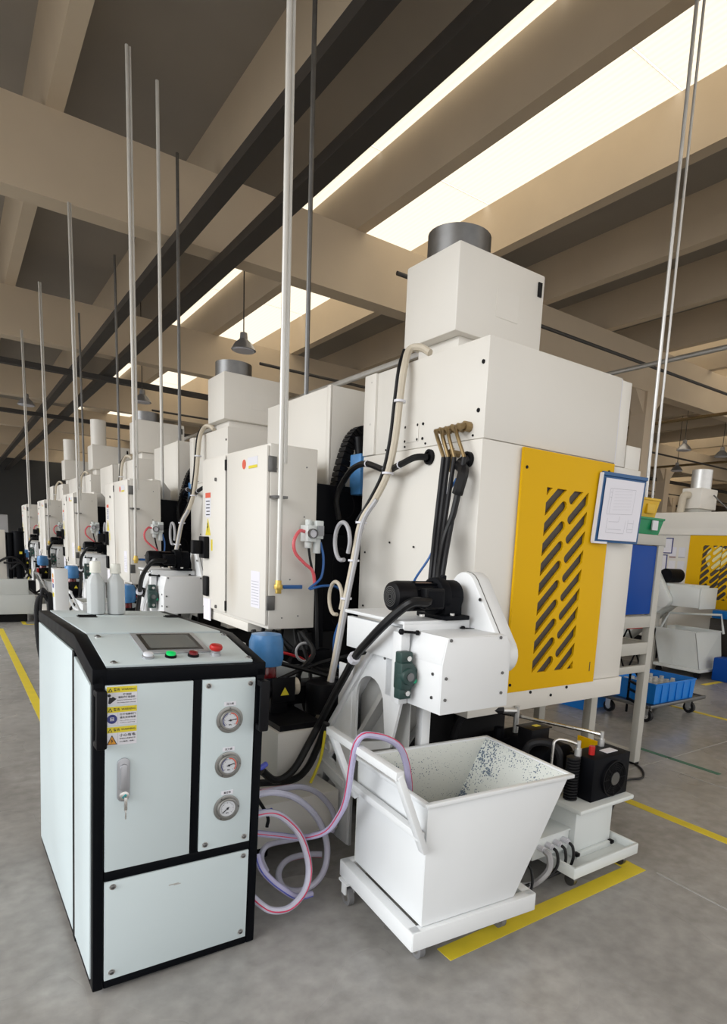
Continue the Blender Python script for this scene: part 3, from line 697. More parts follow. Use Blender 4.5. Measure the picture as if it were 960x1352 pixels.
    m = MB()
    for k in range(12):
        a = 2*PI*k/12; c, s_ = math.cos(a), math.sin(a)
        m.bar((1.62, y+.061*c, z+.061*s_), (1.75, y+.061*c, z+.061*s_), .006, .012, up=(0, c, s_))
    tag(m.build('cooling_fin', 'iron_black', mb_), kind='stuff')
    m = MB(); m.box(1.64, y-.10, z-.05, 1.745, y-.055, z+.04); tb = m.build('terminal_box', 'black_plastic', t, .006)
    m = MB(); m.box(1.655, y-.106, z-.04, 1.735, y-.10, z+.03); m.build('lid', 'iron_black', tb, .003)
    m = MB(); m.cyl((1.75, y, z), (1.80, y, z), .085, n=24); m.cyl((1.80, y, z), (1.88, y, z), .073, n=24); m.box(1.77, y-.075, 1.286, 1.87, y+.075, z); m.box(1.75, y-.11, 1.284, 1.89, y+.11, 1.305); m.cyl((1.81, y, z+.06), (1.81, y, z+.095), .016, n=10); gb = m.build('gearbox', 'iron_black', t, .005)
    m = MB()
    for x in (1.63, 1.8): bolt(m, (x, y-.09, 1.305), (0, 0, 1), .012, .01)
    each(m, 'bolt', 'steel', gb)
    # belt guard
    def stad(r): 
        a0 = V((2.19, 1.41)); b0 = V((1.99, 1.14)); d = (a0-b0).normalized(); n = V((-d.y, d.x)); L = []
        an = math.atan2(d.y, d.x)
        for i in range(11): t_ = an-PI/2+PI*i/10; L.append((a0.x+r*math.cos(t_), a0.y+r*math.sin(t_)))
        for i in range(11): t_ = an+PI/2+PI*i/10; L.append((b0.x+r*math.cos(t_), b0.y+r*math.sin(t_)))
        return L
    m = MB(); m.prism(stad(.088), 'x', 1.925, 2.03); bg_ = m.build('belt_guard', P, t, .008)
    m = MB(); m.prism(stad(.0895), 'x', 1.95, 1.954); m.build('guard_seam', 'dark_steel', bg_)
    m = MB(); bolt(m, (1.92, 2.06, 1.38), (-1, 0, 0), .008); m.build('bolt', 'dark_steel', bg_)
    # black cable looping from the motor down the conveyor
    m = MB(); m.tube([(1.66, 2.11, 1.375), (1.63, 2.085, 1.37)]+[FX(px, py, x) for px, py, x in ((545, 795, 1.56), (528, 806, 1.53), (505, 827, 1.50), (487, 846, 1.50), (470, 866, 1.52), (455, 893, 1.535), (440, 920, 1.54))]+[V((p.x, p.y, max(p.z, .356))) for p in [FY(px, py, y) for px, py, y in ((421, 957, 2.85), (406, 985, 2.83), (392, 1010, 2.81), (378, 1025, 2.80), (362, 1030, 2.80), (346, 1018, 2.80))]], .020); m.build('motor_cable', 'cable_black', t)
    m = MB(); m.tube([(1.55, 2.78, .66), (1.53, 2.83, .52), (1.47, 2.84, .40), (1.38, 2.84, .355), (1.2, 2.85, .37)], .019); m.build('motor_cable', 'cable_black', t)
    m = MB(); m.tube([(1.545, 2.78, .62), (1.53, 2.79, .48), (1.50, 2.79, .40), (1.47, 2.79, .34)], .008); m.build('earth_cable', 'sticker_yellow', t)
    m = MB(); m.cyl(FX(469, 867, 1.518), FX(466, 871, 1.52), .03, n=10); m.build('cable_tie', 'sticker_white', t)
    for x, yy in ((1.70, 2.36), (1.84, 2.32)):
        m = MB(); m.tube([(x, yy, 1.0), (x-.01, yy-.02, .8), (x-.03, yy-.03, .6), (x-.05, yy+.05, .2)], .014); m.build('hose', 'rubber', t)
    return t
conv = make_conveyor()
for k in range(5):
    o = conv if k == 0 else copy_tree(conv); o.location.y = 2.3+PITCH_ROW*k; o.location.x -= (0, .13, .07, .05, .05)[k]
    o['label'] = ['white chip conveyor with black gear motor above the near chip cart', 'chip conveyor with black gear motor left of the near electrical cabinet', 'third chip conveyor in the row, behind the bottles',
                  'fourth chip conveyor, small, far along the row', 'farthest chip conveyor at the row end'][k]

# ------------------------------------------------------------------ chip cart
def make_cart():
    t = thing('chip_cart', '', 'cart', (0, 0, 0), 'tipping chip carts')
    P = 'cart_white'; zb, zt = .195, .68; xb, xt, D = .455, .712, .56
    th = .006
    m = MB(); m.prism([(.0, zb), (xb, zb), (xt, zt), (.0, zt)], 'y', 0, th); m.build('front_panel', P, t, .001)
    m = MB(); m.prism([(.0, zb), (xb, zb), (xt, zt), (.0, zt)], 'y', D-th, D); m.build('back_panel', 'speckle', t, .001)
    m = MB(); m.box(0, th, zb, th, D-th, zt); m.build('handle_side_panel', P, t, .001)
    m = MB(); m.hexa([(xb-.008, th, zb), (xb, th, zb), (xb, D-th, zb), (xb-.008, D-th, zb), (xt-.008, th, zt), (xt, th, zt), (xt, D-th, zt), (xt-.008, D-th, zt)]); m.build('sloping_panel', 'speckle_dense', t)
    m = MB(); m.box(th, th, zb, xb-.01, D-th, zb+.008); m.build('bottom', 'speckle', t)
    for a, b in (((-.012, -.006, zt), (xt+.018, -.006, zt)), ((-.012, D+.006, zt), (xt+.018, D+.006, zt)), ((-.006, -.01, zt), (-.006, D+.01, zt)), ((xt+.008, -.01, zt), (xt+.008, D+.01, zt))):
        m = MB(); m.bar(a, b, .022, .016); m.build('rim', P, t, .003)
    # base frame
    for a, b in (((-.05, .0, .155), (.56, .0, .155)), ((-.05, D+.02, .155), (.56, D+.02, .155)), ((-.03, -.02, .155), (-.03, D+.04, .155)), ((.54, -.02, .155), (.54, D+.04, .155))):
        m = MB(); m.bar(a, b, .045, .075); m.build('base_beam', P, t, .004)
    for x, y in ((.05, .09), (-.035, D-.02), (.47, .10), (.47, D-.06)):
        m = MB(); m.cyl((x-.012, y, .04), (x+.012, y, .04), .04, n=20); wv = m.build('wheel', 'wheel_grey', t)
        m = MB(); m.cyl((x-.014, y, .04), (x+.014, y, .04), .022, n=14); m.build('hub', 'steel', wv)
        m = MB(); m.box(x-.024, y-.014, .055, x-.016, y+.022, .112); m.box(x+.016, y-.014, .055, x+.024, y+.022, .112); m.box(x-.03, y-.035, .108, x+.03, y+.04, .118); m.build('caster_fork', 'cart_white', t)
    # tipping handle
    A, B = (-.008, .0, .50), (-.008, D, .50); A2, B2 = (-.135, .0, .815), (-.135, D, .815)
    m = MB(); m.bar(A, A2, .024, .04, up=(0, 1, 0)); m.build('handle_arm', P, t, .003)
    m = MB(); m.bar(B, B2, .024, .04, up=(0, 1, 0)); m.build('handle_arm', P, t, .003)
    m = MB(); m.bar((-.135, -.015, .815), (-.135, D+.015, .815), .032, .032); m.build('handle_bar', P, t, .003)
    m = MB(); m.bar((-.03, -.01, .565), (-.03, D+.01, .565), .03, .03); m.build('handle_bar', P, t, .003)
    return t
cart = make_cart(); cart['label'] = 'white chip cart in the foreground with coolant hose hung over its handle'
cart.location = (1.347, 1.645, 0); cart.rotation_euler = (0, 0, math.radians(-4.6))
m = MB()
for i in range(130):
    r_ = RND.random()**.5*.125; a = RND.random()*2*PI; x, y = .17+r_*1.1*math.cos(a), .30+r_*1.2*math.sin(a); z = .205+max(0, .11-r_*.6)*RND.random()
    L = .05; q = RND.random()*PI; w_ = V((math.cos(q)*L/2, math.sin(q)*L/2, .012))
    m.tube([V((x, y, z))-w_, V((x+.012, y, z+.02)), V((x, y+.01, z))+w_], .004, n=5, step=3)
ch = tag(m.build('metal_chips', 'chip', None), 'dark curled metal chips lying in the near chip cart', 'metal chips', kind='stuff'); ch.matrix_world = Matrix.Translation((1.347, 1.645, 0)) @ Matrix.Rotation(math.radians(-4.6), 4, 'Z')
c2 = copy_tree(cart); c2.location = (1.33, 1.6+3.6, 0); c2.rotation_euler = (0, 0, 0); c2['label'] = 'white chip cart of the second machine, behind the control cabinet'

# ------------------------------------------------------------------ filter cabinet in the left foreground
W_, D_, ZF, ZR, ZB, YS = .59, 1.314, 1.162, 1.227, 1.207, .3435
t = thing('filter_cabinet', 'white control cabinet in a black frame with three pressure gauges, left foreground', 'cabinet', (0, 0, 0))
K = 'black_paint'
def post(name, a, b, c, d, e, f_): m = MB(); m.box(a, b, c, d, e, f_); return m.build(name, K, t, .004)
post('frame_post', 0, 0, .02, .034, .045, ZF-.02); post('frame_post', .556, 0, .02, W_, .045, ZF-.02)
post('frame_post', 0, D_-.04, .02, .04, D_, ZB-.01); post('frame_post', W_-.04, D_-.04, .02, W_, D_, ZB-.01)
post('frame_post', .322, .002, .42, .352, .03, 1.11)
post('frame_rail', .034, .001, .42, .556, .03, .457); post('frame_rail', .034, .001, .02, .556, .04, .05); post('frame_rail', .034, .0, 1.109, .556, .04, ZF-.004)
post('frame_rail', .0, .045, .02, .03, D_-.04, .05); post('frame_rail', W_-.03, .045, .02, W_, D_-.04, .05); post('frame_rail', .04, D_-.03, .02, W_-.04, D_, .05)
side = [(0, ZF-.05), (0, ZF), (YS, ZR), (D_, ZB), (D_, ZB-.05), (YS+.01, ZR-.055), (.02, ZF-.055)]
for x0, x1 in ((-.002, .042), (W_-.042, W_+.002)):
    m = MB(); m.prism(side, 'x', x0, x1); m.build('frame_rail', K, t, .003)
# slanted control panel + roof in the plane of the frame
def SP(x, y, h=0):
    if y <= YS: f_ = (ZR-ZF)/YS; n = V((0, -f_, 1)).normalized(); return V((x, y, ZF+f_*y))+n*h
    f_ = (ZB-ZR)/(D_-YS); n = V((0, -f_, 1)).normalized(); return V((x, y, ZR+f_*(y-YS)))+n*h
def slab(mb, x0, y0, x1, y1, h0, h1):
    return mb.hexa([SP(x0, y0, h0), SP(x1, y0, h0), SP(x1, y1, h0), SP(x0, y1, h0), SP(x0, y0, h1), SP(x1, y0, h1), SP(x1, y1, h1), SP(x0, y1, h1)])
m = MB(); slab(m, .0, .0, W_, YS, -.03, -.006); m.build('panel_support', K, t)
m = MB(); slab(m, .042, .022, W_-.042, .332, -.006, .003); cp = m.build('control_panel', 'cabinet_grey', t, .001)
m = MB(); slab(m, .042, YS+.022, W_-.042, .945, -.02, .004); m.build('roof_lid', 'cabinet_grey', t, .002)
m = MB(); slab(m, .042, .957, W_-.042, D_-.03, -.02, .003); m.build('roof_panel', 'cabinet_grey', t, .002)
m = MB(); slab(m, .03, YS+.001, W_-.03, D_-.005, -.05, -.021); m.build('roof_support', K, t)
for x in (.11, .49):
    m = MB(); slab(m, x, .925, x+.075, .985, .0035, .008); m.cyl(SP(x, .953, .008), SP(x+.075, .953, .008), .006, n=8); m.build('hinge', 'black_plastic', t)
# touch screen and push buttons
m = MB(); slab(m, .180, .112, .420, .325, .003, .010); ts = m.build('touch_screen', 'bezel', cp, .003)
m = MB(); slab(m, .200, .135, .400, .305, .010, .0115); ts1 = m.build('screen_border', 'dark_steel', cp)
m = MB(); slab(m, .215, .152, .385, .292, .0115, .0125); m.build('screen', 'screen', cp)
nn = V((0, -(ZR-ZF)/YS, 1)).normalized()
for x, mt, lb in ((.188, 'button_white', 'white push button'), (.265, 'lamp_green', 'lit green push button'), (.345, 'dark_red', 'dark red push button')):
    m = MB(); m.lathe(SP(x, .082, .003), [(.020, 0), (.020, .007), (.017, .009)], nn, 20); b_ = m.build('button_ring', 'black_plastic' if mt != 'button_white' else 'zinc', cp)
    m = MB(); m.lathe(SP(x, .082, .011), [(.0165, 0), (.0165, .009), (.012, .012), (.002, .0125)], nn, 20); b2 = m.build('push_button', mt, cp); b2['label'] = lb
m = MB(); m.lathe(SP(.427, .085, .003), [(.02, 0), (.018, .012), (.015, .013), (.015, .02)], nn, 20); m.build('button_ring', 'zinc', cp)
m = MB(); m.lathe(SP(.427, .085, .022), [(.017, 0), (.023, .006), (.024, .014), (.020, .021), (.01, .023), (.001, .023)], nn, 24); e_ = m.build('emergency_stop', 'red_plastic', cp); e_['label'] = 'red mushroom emergency stop button'
def screw(x, y, z, d, par, r=.008):
    p = V((x, y, z)); d = V(d)
    m = MB(); m.cyl(p, p+d*.002, r*1.35, n=16); a = m.build('screw', 'steel', par)
    m = MB(); m.lathe(p+d*.002, [(r, 0), (r*.9, .003), (r*.5, .005), (r*.45, .003)], d, 12); m.build('screw_head', 'dark_steel', par)
for x, y in ((.07, .305), (.54, .305), (.07, .045), (.54, .045)): q = SP(x, y, .003); screw(q.x, q.y, q.z, nn, cp)
# front panels
m = MB(); m.box(.036, -.004, .459, .320, .012, 1.107); dr = m.build('door', 'cabinet_grey', t, .002)
m = MB(); m.box(.354, -.003, .457, .552, .012, 1.107); gp = m.build('gauge_panel', 'cabinet_grey', t, .002)
m = MB(); m.box(.036, -.003, .052, .552, .012, .420); lp = m.build('lower_panel', 'cabinet_grey', t, .002)
for x, z in ((.375, 1.085), (.532, 1.085), (.378, .48), (.53, .48)): screw(x, -.003, z, (0, -1, 0), gp)
for x, z in ((.062, .40), (.53, .40), (.06, .08), (.53, .08)): screw(x, -.003, z, (0, -1, 0), lp)
m = MB(); m.box(.25, -.0042, .352, .285, -.003, .356); m.box(.268, -.0042, .349, .292, -.003, .352); tag(m.build('pen_mark', 'inner_grey', lp), kind='stuff')
U, VZ = (1, 0, 0), (0, 0, 1)
for i, z in enumerate((.953, .780, .611)):
    c = V((.456, -.003, z))
    m = MB(); m.lathe(c, [(.050, 0), (.050, .004), (.047, .005), (.040, .005), (.039, .012), (.036, .014), (.0315, .014), (.0305, .009)], (0, -1, 0), 36); g = m.build('pressure_gauge', 'gauge_steel', gp)
    m = MB(); m.cyl(c+V((0, -.008, 0)), c+V((0, -.0095, 0)), .031, n=32); m.build('dial', 'dial_white', gp)
    y = c.y-.0102
    def arc(r, a0, a1, wd, mt):
        m = MB(); n = 14
        for k in range(n):
            p = [math.radians(a0+(a1-a0)*(k+j)/n) for j in (0, 1)]
            m.quad([(c.x+(r-wd)*math.cos(p[0]), y, z+(r-wd)*math.sin(p[0])), (c.x+r*math.cos(p[0]), y, z+r*math.sin(p[0])), (c.x+r*math.cos(p[1]), y, z+r*math.sin(p[1])), (c.x+(r-wd)*math.cos(p[1]), y, z+(r-wd)*math.sin(p[1]))])
        tag(m.build('dial_arc', mt, gp), kind='stuff')
    if i < 2: arc(.029, 90, -40, .004, 'sticker_red'); arc(.029, 225, 110, .003, 'sticker_blue')
    m = MB()
    for k in range(19):
        a = math.radians(225-15*k); r0, r1 = (.0195, .025) if k % 3 == 0 else (.022, .025)
        dx, dz = math.cos(a), math.sin(a); w2 = .0006
        m.quad([(c.x+r0*dx-w2*dz, y, z+r0*dz+w2*dx), (c.x+r1*dx-w2*dz, y, z+r1*dz+w2*dx), (c.x+r1*dx+w2*dz, y, z+r1*dz-w2*dx), (c.x+r0*dx+w2*dz, y, z+r0*dz-w2*dx)])
    tag(m.build('dial_ticks', 'ink', gp), kind='stuff')
    a = math.radians((8, 15, 40)[i]); q = V((math.cos(a), 0, math.sin(a)))*(1 if i < 2 else -1)
    m = MB(); m.bar(c+V((0, -.011, 0))-q*.008, c+V((0, -.011, 0))+q*.023, .0028, .001, up=(0, 1, 0)); m.cyl(c+V((0, -.0105, 0)), c+V((0, -.013, 0)), .004, n=10); m.build('needle', 'ink', gp)
    text('dial_unit', 'MPa', (c.x, y, z-.017), U, VZ, .005, 'ink', gp)
    for b in range(3):
        a = math.radians(90+120*b+(30 if i else 0)); m = MB(); m.cyl(c+V((.0445*math.cos(a), -.005, .0445*math.sin(a))), c+V((.0445*math.cos(a), -.007, .0445*math.sin(a))), .003, n=8); m.build('rim_screw', 'dark_steel', gp)
    m = MB(); m.box(.434, -.0042, z+.052, .479, -.003, z+.068); lb = m.build('gauge_label', 'sticker_white', gp)
    text('label_text', ('压力表', '压力表', '真空表')[i], (.4565, -.0044, z+.060), U, VZ, .009, 'ink', gp)
# warning stickers on the door
rows = [(1.042, 1.104, 0), (.973, 1.037, 1), (.904, .968, 2)]
for z0, z1, i in rows:
    m = MB(); m.box(.039, -.0048, z0, .133, -.004, z1); sk = m.build('warning_sticker', 'sticker_white', dr)
    m = MB(); m.box(.0395, -.0052, z1-.021, .1325, -.0048, z1-.001); m.build('sticker_header', 'sticker_yellow', dr)
    m = MB(); m.prism([(.043, z1-.018), (.057, z1-.018), (.050, z1-.005)], 'y', -.0056, -.0052); m.build('caution_mark', 'ink', dr)
    m = MB(); m.prism([(.0463, z1-.0165), (.0537, z1-.0165), (.050, z1-.0095)], 'y', -.0058, -.0056); m.build('caution_mark', 'sticker_yellow', dr)
    text('header_text', '警告', (.070, -.0054, z1-.011), U, VZ, .010, 'ink', dr)
    text('header_text', 'WARNING', (.106, -.0054, z1-.011), U, VZ, .007, 'ink', dr, .044)
    y = -.0052
    if i == 0:
        text('sticker_text', '使用前', (.102, y, z1-.028), U, VZ, .0075, 'ink', dr, .026)
        text('sticker_text', '请阅读使用说明', (.100, y, z1-.0375), U, VZ, .0075, 'ink', dr, .052)
        text('sticker_text', 'Before operating read', (.100, y, z1-.047), U, VZ, .0035, 'ink', dr, .058); text('sticker_text', 'the instruction manual', (.100, y, z1-.055), U, VZ, .0035, 'ink', dr, .058)
        m = MB(); m.prism([(.044, z0+.006), (.049, z0+.003), (.066, z0+.017), (.069, z0+.020), (.058, z0+.028), (.054, z0+.024), (.047, z0+.026)], 'y', -.0053, -.0048); m.build('pictogram', 'ink', dr)
        m = MB(); m.cyl((.047, -.0048, z0+.032), (.047, -.0053, z0+.032), .005, n=12); m.build('pictogram', 'ink', dr)
    else:
        m = MB(); m.box(.0735, -.0052, z0+.001, .0742, -.0048, z1-.021); m.build('divider', 'pencil', dr)
    if i == 1:
        m = MB(); m.cyl((.056, -.0048, z0+.021), (.056, -.0053, z0+.021), .0155, n=24); m.build('mandatory_sign', 'sticker_blue', dr)
        m = MB(); m.ring((.056, -.0053, z0+.021), (.056, -.0056, z0+.021), .008, .006, 4); m.build('pictogram', 'sticker_white', dr)
        m = MB(); m.box(.0515, -.0056, z0+.0195, .0605, -.0053, z0+.0222); m.build('pictogram', 'sticker_white', dr)
        text('sticker_text', '打开电器柜门', (.104, y, z1-.0285), U, VZ, .007, 'ink', dr, .05); text('sticker_text', '请先关闭电源', (.104, y, z1-.0395), U, VZ, .0075, 'ink', dr, .05)
        text('sticker_text', 'Turn off the power', (.104, y, z1-.050), U, VZ, .0035, 'ink', dr, .05); text('sticker_text', 'before opening', (.104, y, z1-.057), U, VZ, .0035, 'ink', dr, .045)
    if i == 2:
        m = MB(); m.prism([(.040, z0+.003), (.072, z0+.003), (.056, z0+.036)], 'y', -.0052, -.0048); m.build('hazard_triangle', 'ink', dr)
        m = MB(); m.prism([(.0435, z0+.005), (.0685, z0+.005), (.056, z0+.031)], 'y', -.0055, -.0052); m.build('hazard_triangle', 'orange', dr)
        m = MB(); m.prism([(.057, z0+.025), (.052, z0+.015), (.056, z0+.0155), (.0535, z0+.007), (.0605, z0+.018), (.0565, z0+.0175)], 'y', -.0058, -.0055); m.build('hazard_bolt', 'ink', dr)
        text('sticker_text', '小心有电', (.104, y, z1-.031), U, VZ, .0105, 'ink', dr, .05); text('sticker_text', '非专业人员请勿打开', (.104, y, z1-.043), U, VZ, .0055, 'ink', dr, .05); text('sticker_text', '小心触电，危险！', (.102, y, z1-.053), U, VZ, .0055, 'ink', dr, .046)
# lock with its key
def stadium(cx, z0, z1, r, n=10): return [(cx+r*math.cos(a), z1-r+r*math.sin(a)) for a in [PI*i/n for i in range(n+1)]]+[(cx+r*math.cos(a), z0+r+r*math.sin(a)) for a in [PI+PI*i/n for i in range(n+1)]]
m = MB(); m.prism(stadium(.092, .705, .858, .0205), 'y', -.012, -.004); lk = m.build('lock_plate', 'zinc', dr, .003)
m = MB(); m.prism(stadium(.092, .745, .838, .013), 'y', -.020, -.011); m.build('lock_handle', 'zinc', dr, .003)
m = MB(); m.lathe((.093, -.012, .727), [(.016, 0), (.0155, .006), (.012, .008)], (0, -1, 0), 20); m.build('lock_cylinder', 'steel', dr)
m = MB(); m.hexa([(.085, -.0215, .724), (.096, -.0215, .735), (.101, -.0215, .730), (.090, -.0215, .719), (.085, -.0195, .724), (.096, -.0195, .735), (.101, -.0195, .730), (.090, -.0195, .719)]); m.build('lock_mark', 'teal', dr)
m = MB(); m.box(.090, -.036, .722, .097, -.0205, .728); m.box(.0885, -.038, .683, .0985, -.0345, .727); m.box(.0915, -.0375, .652, .096, -.0355, .684); m.build('key', 'steel', dr, .001)
# bow handles at both front edges
for x0, x1, y0 in ((.0, .034, -.05), (.556, .592, -.05)):
    m = MB(); m.box(x0, y0, .905, x1, y0+.020, 1.10); m.box(x0, y0+.015, .905, x1, .002, .93); m.box(x0, y0+.015, 1.075, x1, .002, 1.10); m.build('bow_handle', 'black_plastic', t, .007)
# left and right side skins
for x0, x1, nm in ((-.004, .006, 'side_panel'), (W_-.006, W_+.003, 'side_panel')):
    m = MB(); m.prism([(.366, .055), (D_-.022, .055), (D_-.022, ZB-.055), (.366, ZR-.064)], 'x', x0, x1); p_ = m.build(nm, 'cabinet_grey', t, .001)
    m = MB(); m.prism([(.030, .055), (.322, .055), (.322, ZR-.077), (.030, ZF-.058)], 'x', x0, x1); m.build(nm, 'cabinet_grey', t, .001)
    for y, z in ((.335, 1.13), (.335, .06)): pass
m = MB(); m.box(-.0036, .3205, .03, .012, .3675, 1.165); m.build('frame_post', K, t)
m = MB(); m.box(W_-.012, .315, .03, W_, .365, 1.19); m.build('frame_post', K, t)
m = MB(); m.box(.036, D_-.006, .05, W_-.036, D_, ZB-.01); m.build('back_panel', 'cabinet_grey', t)
for x in (.05, W_-.05):
    for y in (.06, D_-.06):
        m = MB(); m.cyl((x, y, .0), (x, y, .022), .025); m.build('foot', 'black_plastic', t)
# hose ports with tags on the right side
for y, z in ((.10, .62), (.13, .50), (.10, .42), (.13, .32)):
    m = MB(); m.cyl((W_, y+.05, z), (W_+.05, y+.05, z), .016, n=10); m.build('hose_port', 'blue_hose', t)
t.location = (.310, 2.152, 0); t.rotation_euler = (0, math.radians(1.78), .0138)
cabinet = t
bpy.context.view_layer.update()
CM = t.matrix_world.copy()

# bottles on its roof
def bottle(name, x, y, h, lb):
    p = CM @ SP(x, y, .004)
    t = thing(name, lb, 'bottle', p, 'white plastic bottles on the control cabinet')
    m = MB(); c = p
    m.lathe(c, [(.036, 0), (.040, .004), (.041, .01), (.041, .145), (.037, .165), (.022, .185), (.0195, .19), (.0195, .215)], (0, 0, 1), 8); m.build('body', 'bottle', t, .004)
    m = MB(); m.lathe(c, [(.023, .205), (.024, .21), (.024, h-.012), (.021, h)], (0, 0, 1), 20); m.build('cap', 'bottle_cap', t)
    m = MB(); m.ring(c+V((0, 0, .197)), c+V((0, 0, .205)), .0245, .019); m.build('neck_ring', 'bottle_cap', t)
    return t
bottle('bottle', .212, 1.09, .250, 'white plastic bottle, left one on the control cabinet roof'); bottle('bottle', .300, 1.09, .243, 'white plastic bottle, right one on the control cabinet roof')

# transparent coolant hoses between the control cabinet and the cart
def hose(P, r, mt, line, lb):
    t = thing('coolant_hose', lb, 'hose', (P[0][0], P[0][1], 0))
    m = MB(); m.tube(P, r, n=10); m.build('hose', mt, t)
    m = MB(); m.tube(P, r*.22, n=5, off=(r*.92, 0)); m.build('coloured_line', line, t)
    if line == 'hose_line_blue':
        m = MB(); m.tube(P, r*.2, n=5, off=(-r*.5, r*.8)); m.build('coloured_line', 'hose_line_red', t)
def hp(L): 
    o = []
    for px, py, y in L:
        p = FY(px, py, y)
        if p.z < .017: p = FZ(px, py, .017)
        o.append(p)
    return o
hose(hp([(336, 1100, 2.36), (365, 1103, 2.34), (400, 1106, 2.28), (430, 1098, 2.2), (447, 1078, 2.12), (458, 1052, 2.05)])+[(1.222, 1.95, .845), (1.30, 1.94, .865), (1.42, 1.94, .80), (1.48, 1.95, .66), (1.50, 1.96, .50), (1.50, 1.97, .33)], .0135, 'lilac_hose', 'hose_line_blue', 'clear hose with blue and red lines hung over the cart handle into the cart')
hose(hp([(336, 1050, 2.34), (361, 1046, 2.34), (387, 1052, 2.36), (408, 1067, 2.38), (424, 1089, 2.40), (432, 1117, 2.40), (429, 1146, 2.38), (416, 1166, 2.36), (395, 1176, 2.4), (374, 1171, 2.45), (368, 1152, 2.5), (380, 1135, 2.56), (405, 1128, 2.58), (425, 1128, 2.55)]), .0150, 'clear_hose', 'hose_line_red', 'clear hose with a red line looping from the cabinet to the floor')
hose(hp([(345, 1046, 2.44), (374, 1041, 2.47), (398, 1039, 2.50), (419, 1047, 2.53), (436, 1065, 2.55), (442, 1083, 2.55), (438, 1098, 2.56)]), .0140, 'clear_hose', 'hose_line_red', 'clear hose bent in a short high arc behind the others')
hose(hp([(336, 1076, 2.22), (358, 1073, 2.22), (375, 1080, 2.23), (393, 1098, 2.24), (403, 1120, 2.24), (408, 1146, 2.23), (405, 1169, 2.21), (395, 1187, 2.19), (379, 1200, 2.18), (359, 1202, 2.18), (344, 1194, 2.2), (331, 1182, 2.23)]), .0150, 'clear_hose', 'hose_line_blue', 'clear blue lined hose arching down close to the cabinet and sweeping the floor')
hose(hp([(339, 1128, 2.33), (345, 1146, 2.30), (356, 1160, 2.28), (372, 1173, 2.26), (392, 1184, 2.25), (411, 1180, 2.28)]), .0145, 'lilac_hose', 'hose_line_blue', 'clear blue lined hose lying on the floor beside the cabinet')
hose(hp([(352, 1150, 2.46), (345, 1132, 2.46), (352, 1117, 2.46), (372, 1111, 2.5), (400, 1106, 2.55), (425, 1098, 2.58)]), .0130, 'clear_hose', 'hose_line_red', 'dull clear hose curving behind the coil at tank height')
for P, r, mt, lb in (([(.93, 2.5, .82), (1.0, 2.5, .70), (1.02, 2.5, .52), (1.10, 2.5, .36), (1.1, 2.5, .3)], .008, 'cable_black', 'thin black cable hanging behind the coolant hoses'),
                     ([(.93, 2.34, .66), (.99, 2.34, .655), (1.03, 2.36, .66)], .012, 'hose_line_blue', 'short blue hose end at the side of the control cabinet'),
                     ([(.93, 2.26, .49), (.99, 2.26, .485), (1.02, 2.27, .49)], .011, 'hose_line_blue', 'short dark blue hose stub under the blue hose end')):
    m = MB(); m.tube(P, r); one('hose' if 'hose' in lb else 'cable', m, mt, lb, 'hose' if 'hose' in lb else 'cable', P[0])

# ------------------------------------------------------------------ hydraulic pump trolley
t = thing('pump_trolley', 'white trolley with black oil cooler and hydraulic pump behind the cart', 'pump', (2.35, 1.8, 0)); P = 'cool_white'
m = MB(); m.box(2.315, 1.70, .072, 2.825, 2.55, .085); m.build('drip_tray', P, t)
for a, b in (((2.315, 1.705, .10), (2.825, 1.705, .10)), ((2.315, 2.545, .10), (2.825, 2.545, .10)), ((2.32, 1.70, .10), (2.32, 2.55, .10)), ((2.82, 1.70, .10), (2.82, 2.55, .10))):
    m = MB(); m.bar(a, b, .016, .056); m.build('tray_edge', P, t, .004)
m = MB(); m.box(2.46, 1.83, .085, 2.76, 2.5, .345); m.build('oil_tank', P, t, .006)
m = MB(); m.box(2.405, 1.765, .345, 2.845, 2.55, .37); m.build('top_plate', P, t, .008)
m = MB(); m.box(2.47, 1.81, .085, 2.75, 1.83, .115); m.build('tank_foot', P, t, .003)
for x in (2.47, 2.75):
    m = MB(); m.box(x-.012, 1.80, .10, x+.012, 1.828, .118); m.build('clamp', 'black_plastic', t, .003)
for x in (2.37, 2.77):
    for y in (1.76, 2.5):
        m = MB(); m.cyl((x-.012, y, .03), (x+.012, y, .03), .03, n=16); m.box(x-.02, y-.02, .05, x+.02, y+.02, .072); m.build('caster', 'dark_steel', t)
m = MB(); m.box(2.535, 1.81, .37, 2.835, 1.97, .595); oc = m.build('oil_cooler', 'iron_black', t, .004)
m = MB(); m.ring((2.70, 1.81, .475), (2.70, 1.795, .475), .095, .088, 30); m.build('fan_rim', 'black_plastic', oc)
m = MB()
for k in range(6): m.ring((2.70, 1.797, .475), (2.70, 1.794, .475), .03+.010*k, .027+.010*k, 26)
for k in range(4):
    a = PI*k/4; m.bar((2.70+.09*math.cos(a), 1.796, .475+.09*math.sin(a)), (2.70-.09*math.cos(a), 1.796, .475-.09*math.sin(a)), .004, .003, up=(0, 1, 0))
tag(m.build('fan_guard', 'black_plastic', oc), kind='stuff')
m = MB(); m.cyl((2.70, 1.803, .475), (2.70, 1.792, .475), .034, n=20); m.build('fan_hub', 'dark_steel', oc)
m = MB(); m.box(2.69, 1.85, .595, 2.78, 1.90, .598); m.build('rating_label', 'sticker_white', oc)
m = MB(); m.cyl((2.60, 1.88, .595), (2.60, 1.88, .64), .016, n=10); m.build('filler_cap', 'red_plastic', oc)
for x, y in ((2.77, 1.95), (2.515, 1.90)):
    m = MB(); m.cyl((x, y, .595), (x, y, .635), .018, n=12); m.cyl((x, y, .635), (x, y, .675), .011, n=10); m.build('pipe_fitting', 'galvanised', oc)
m = MB(); 
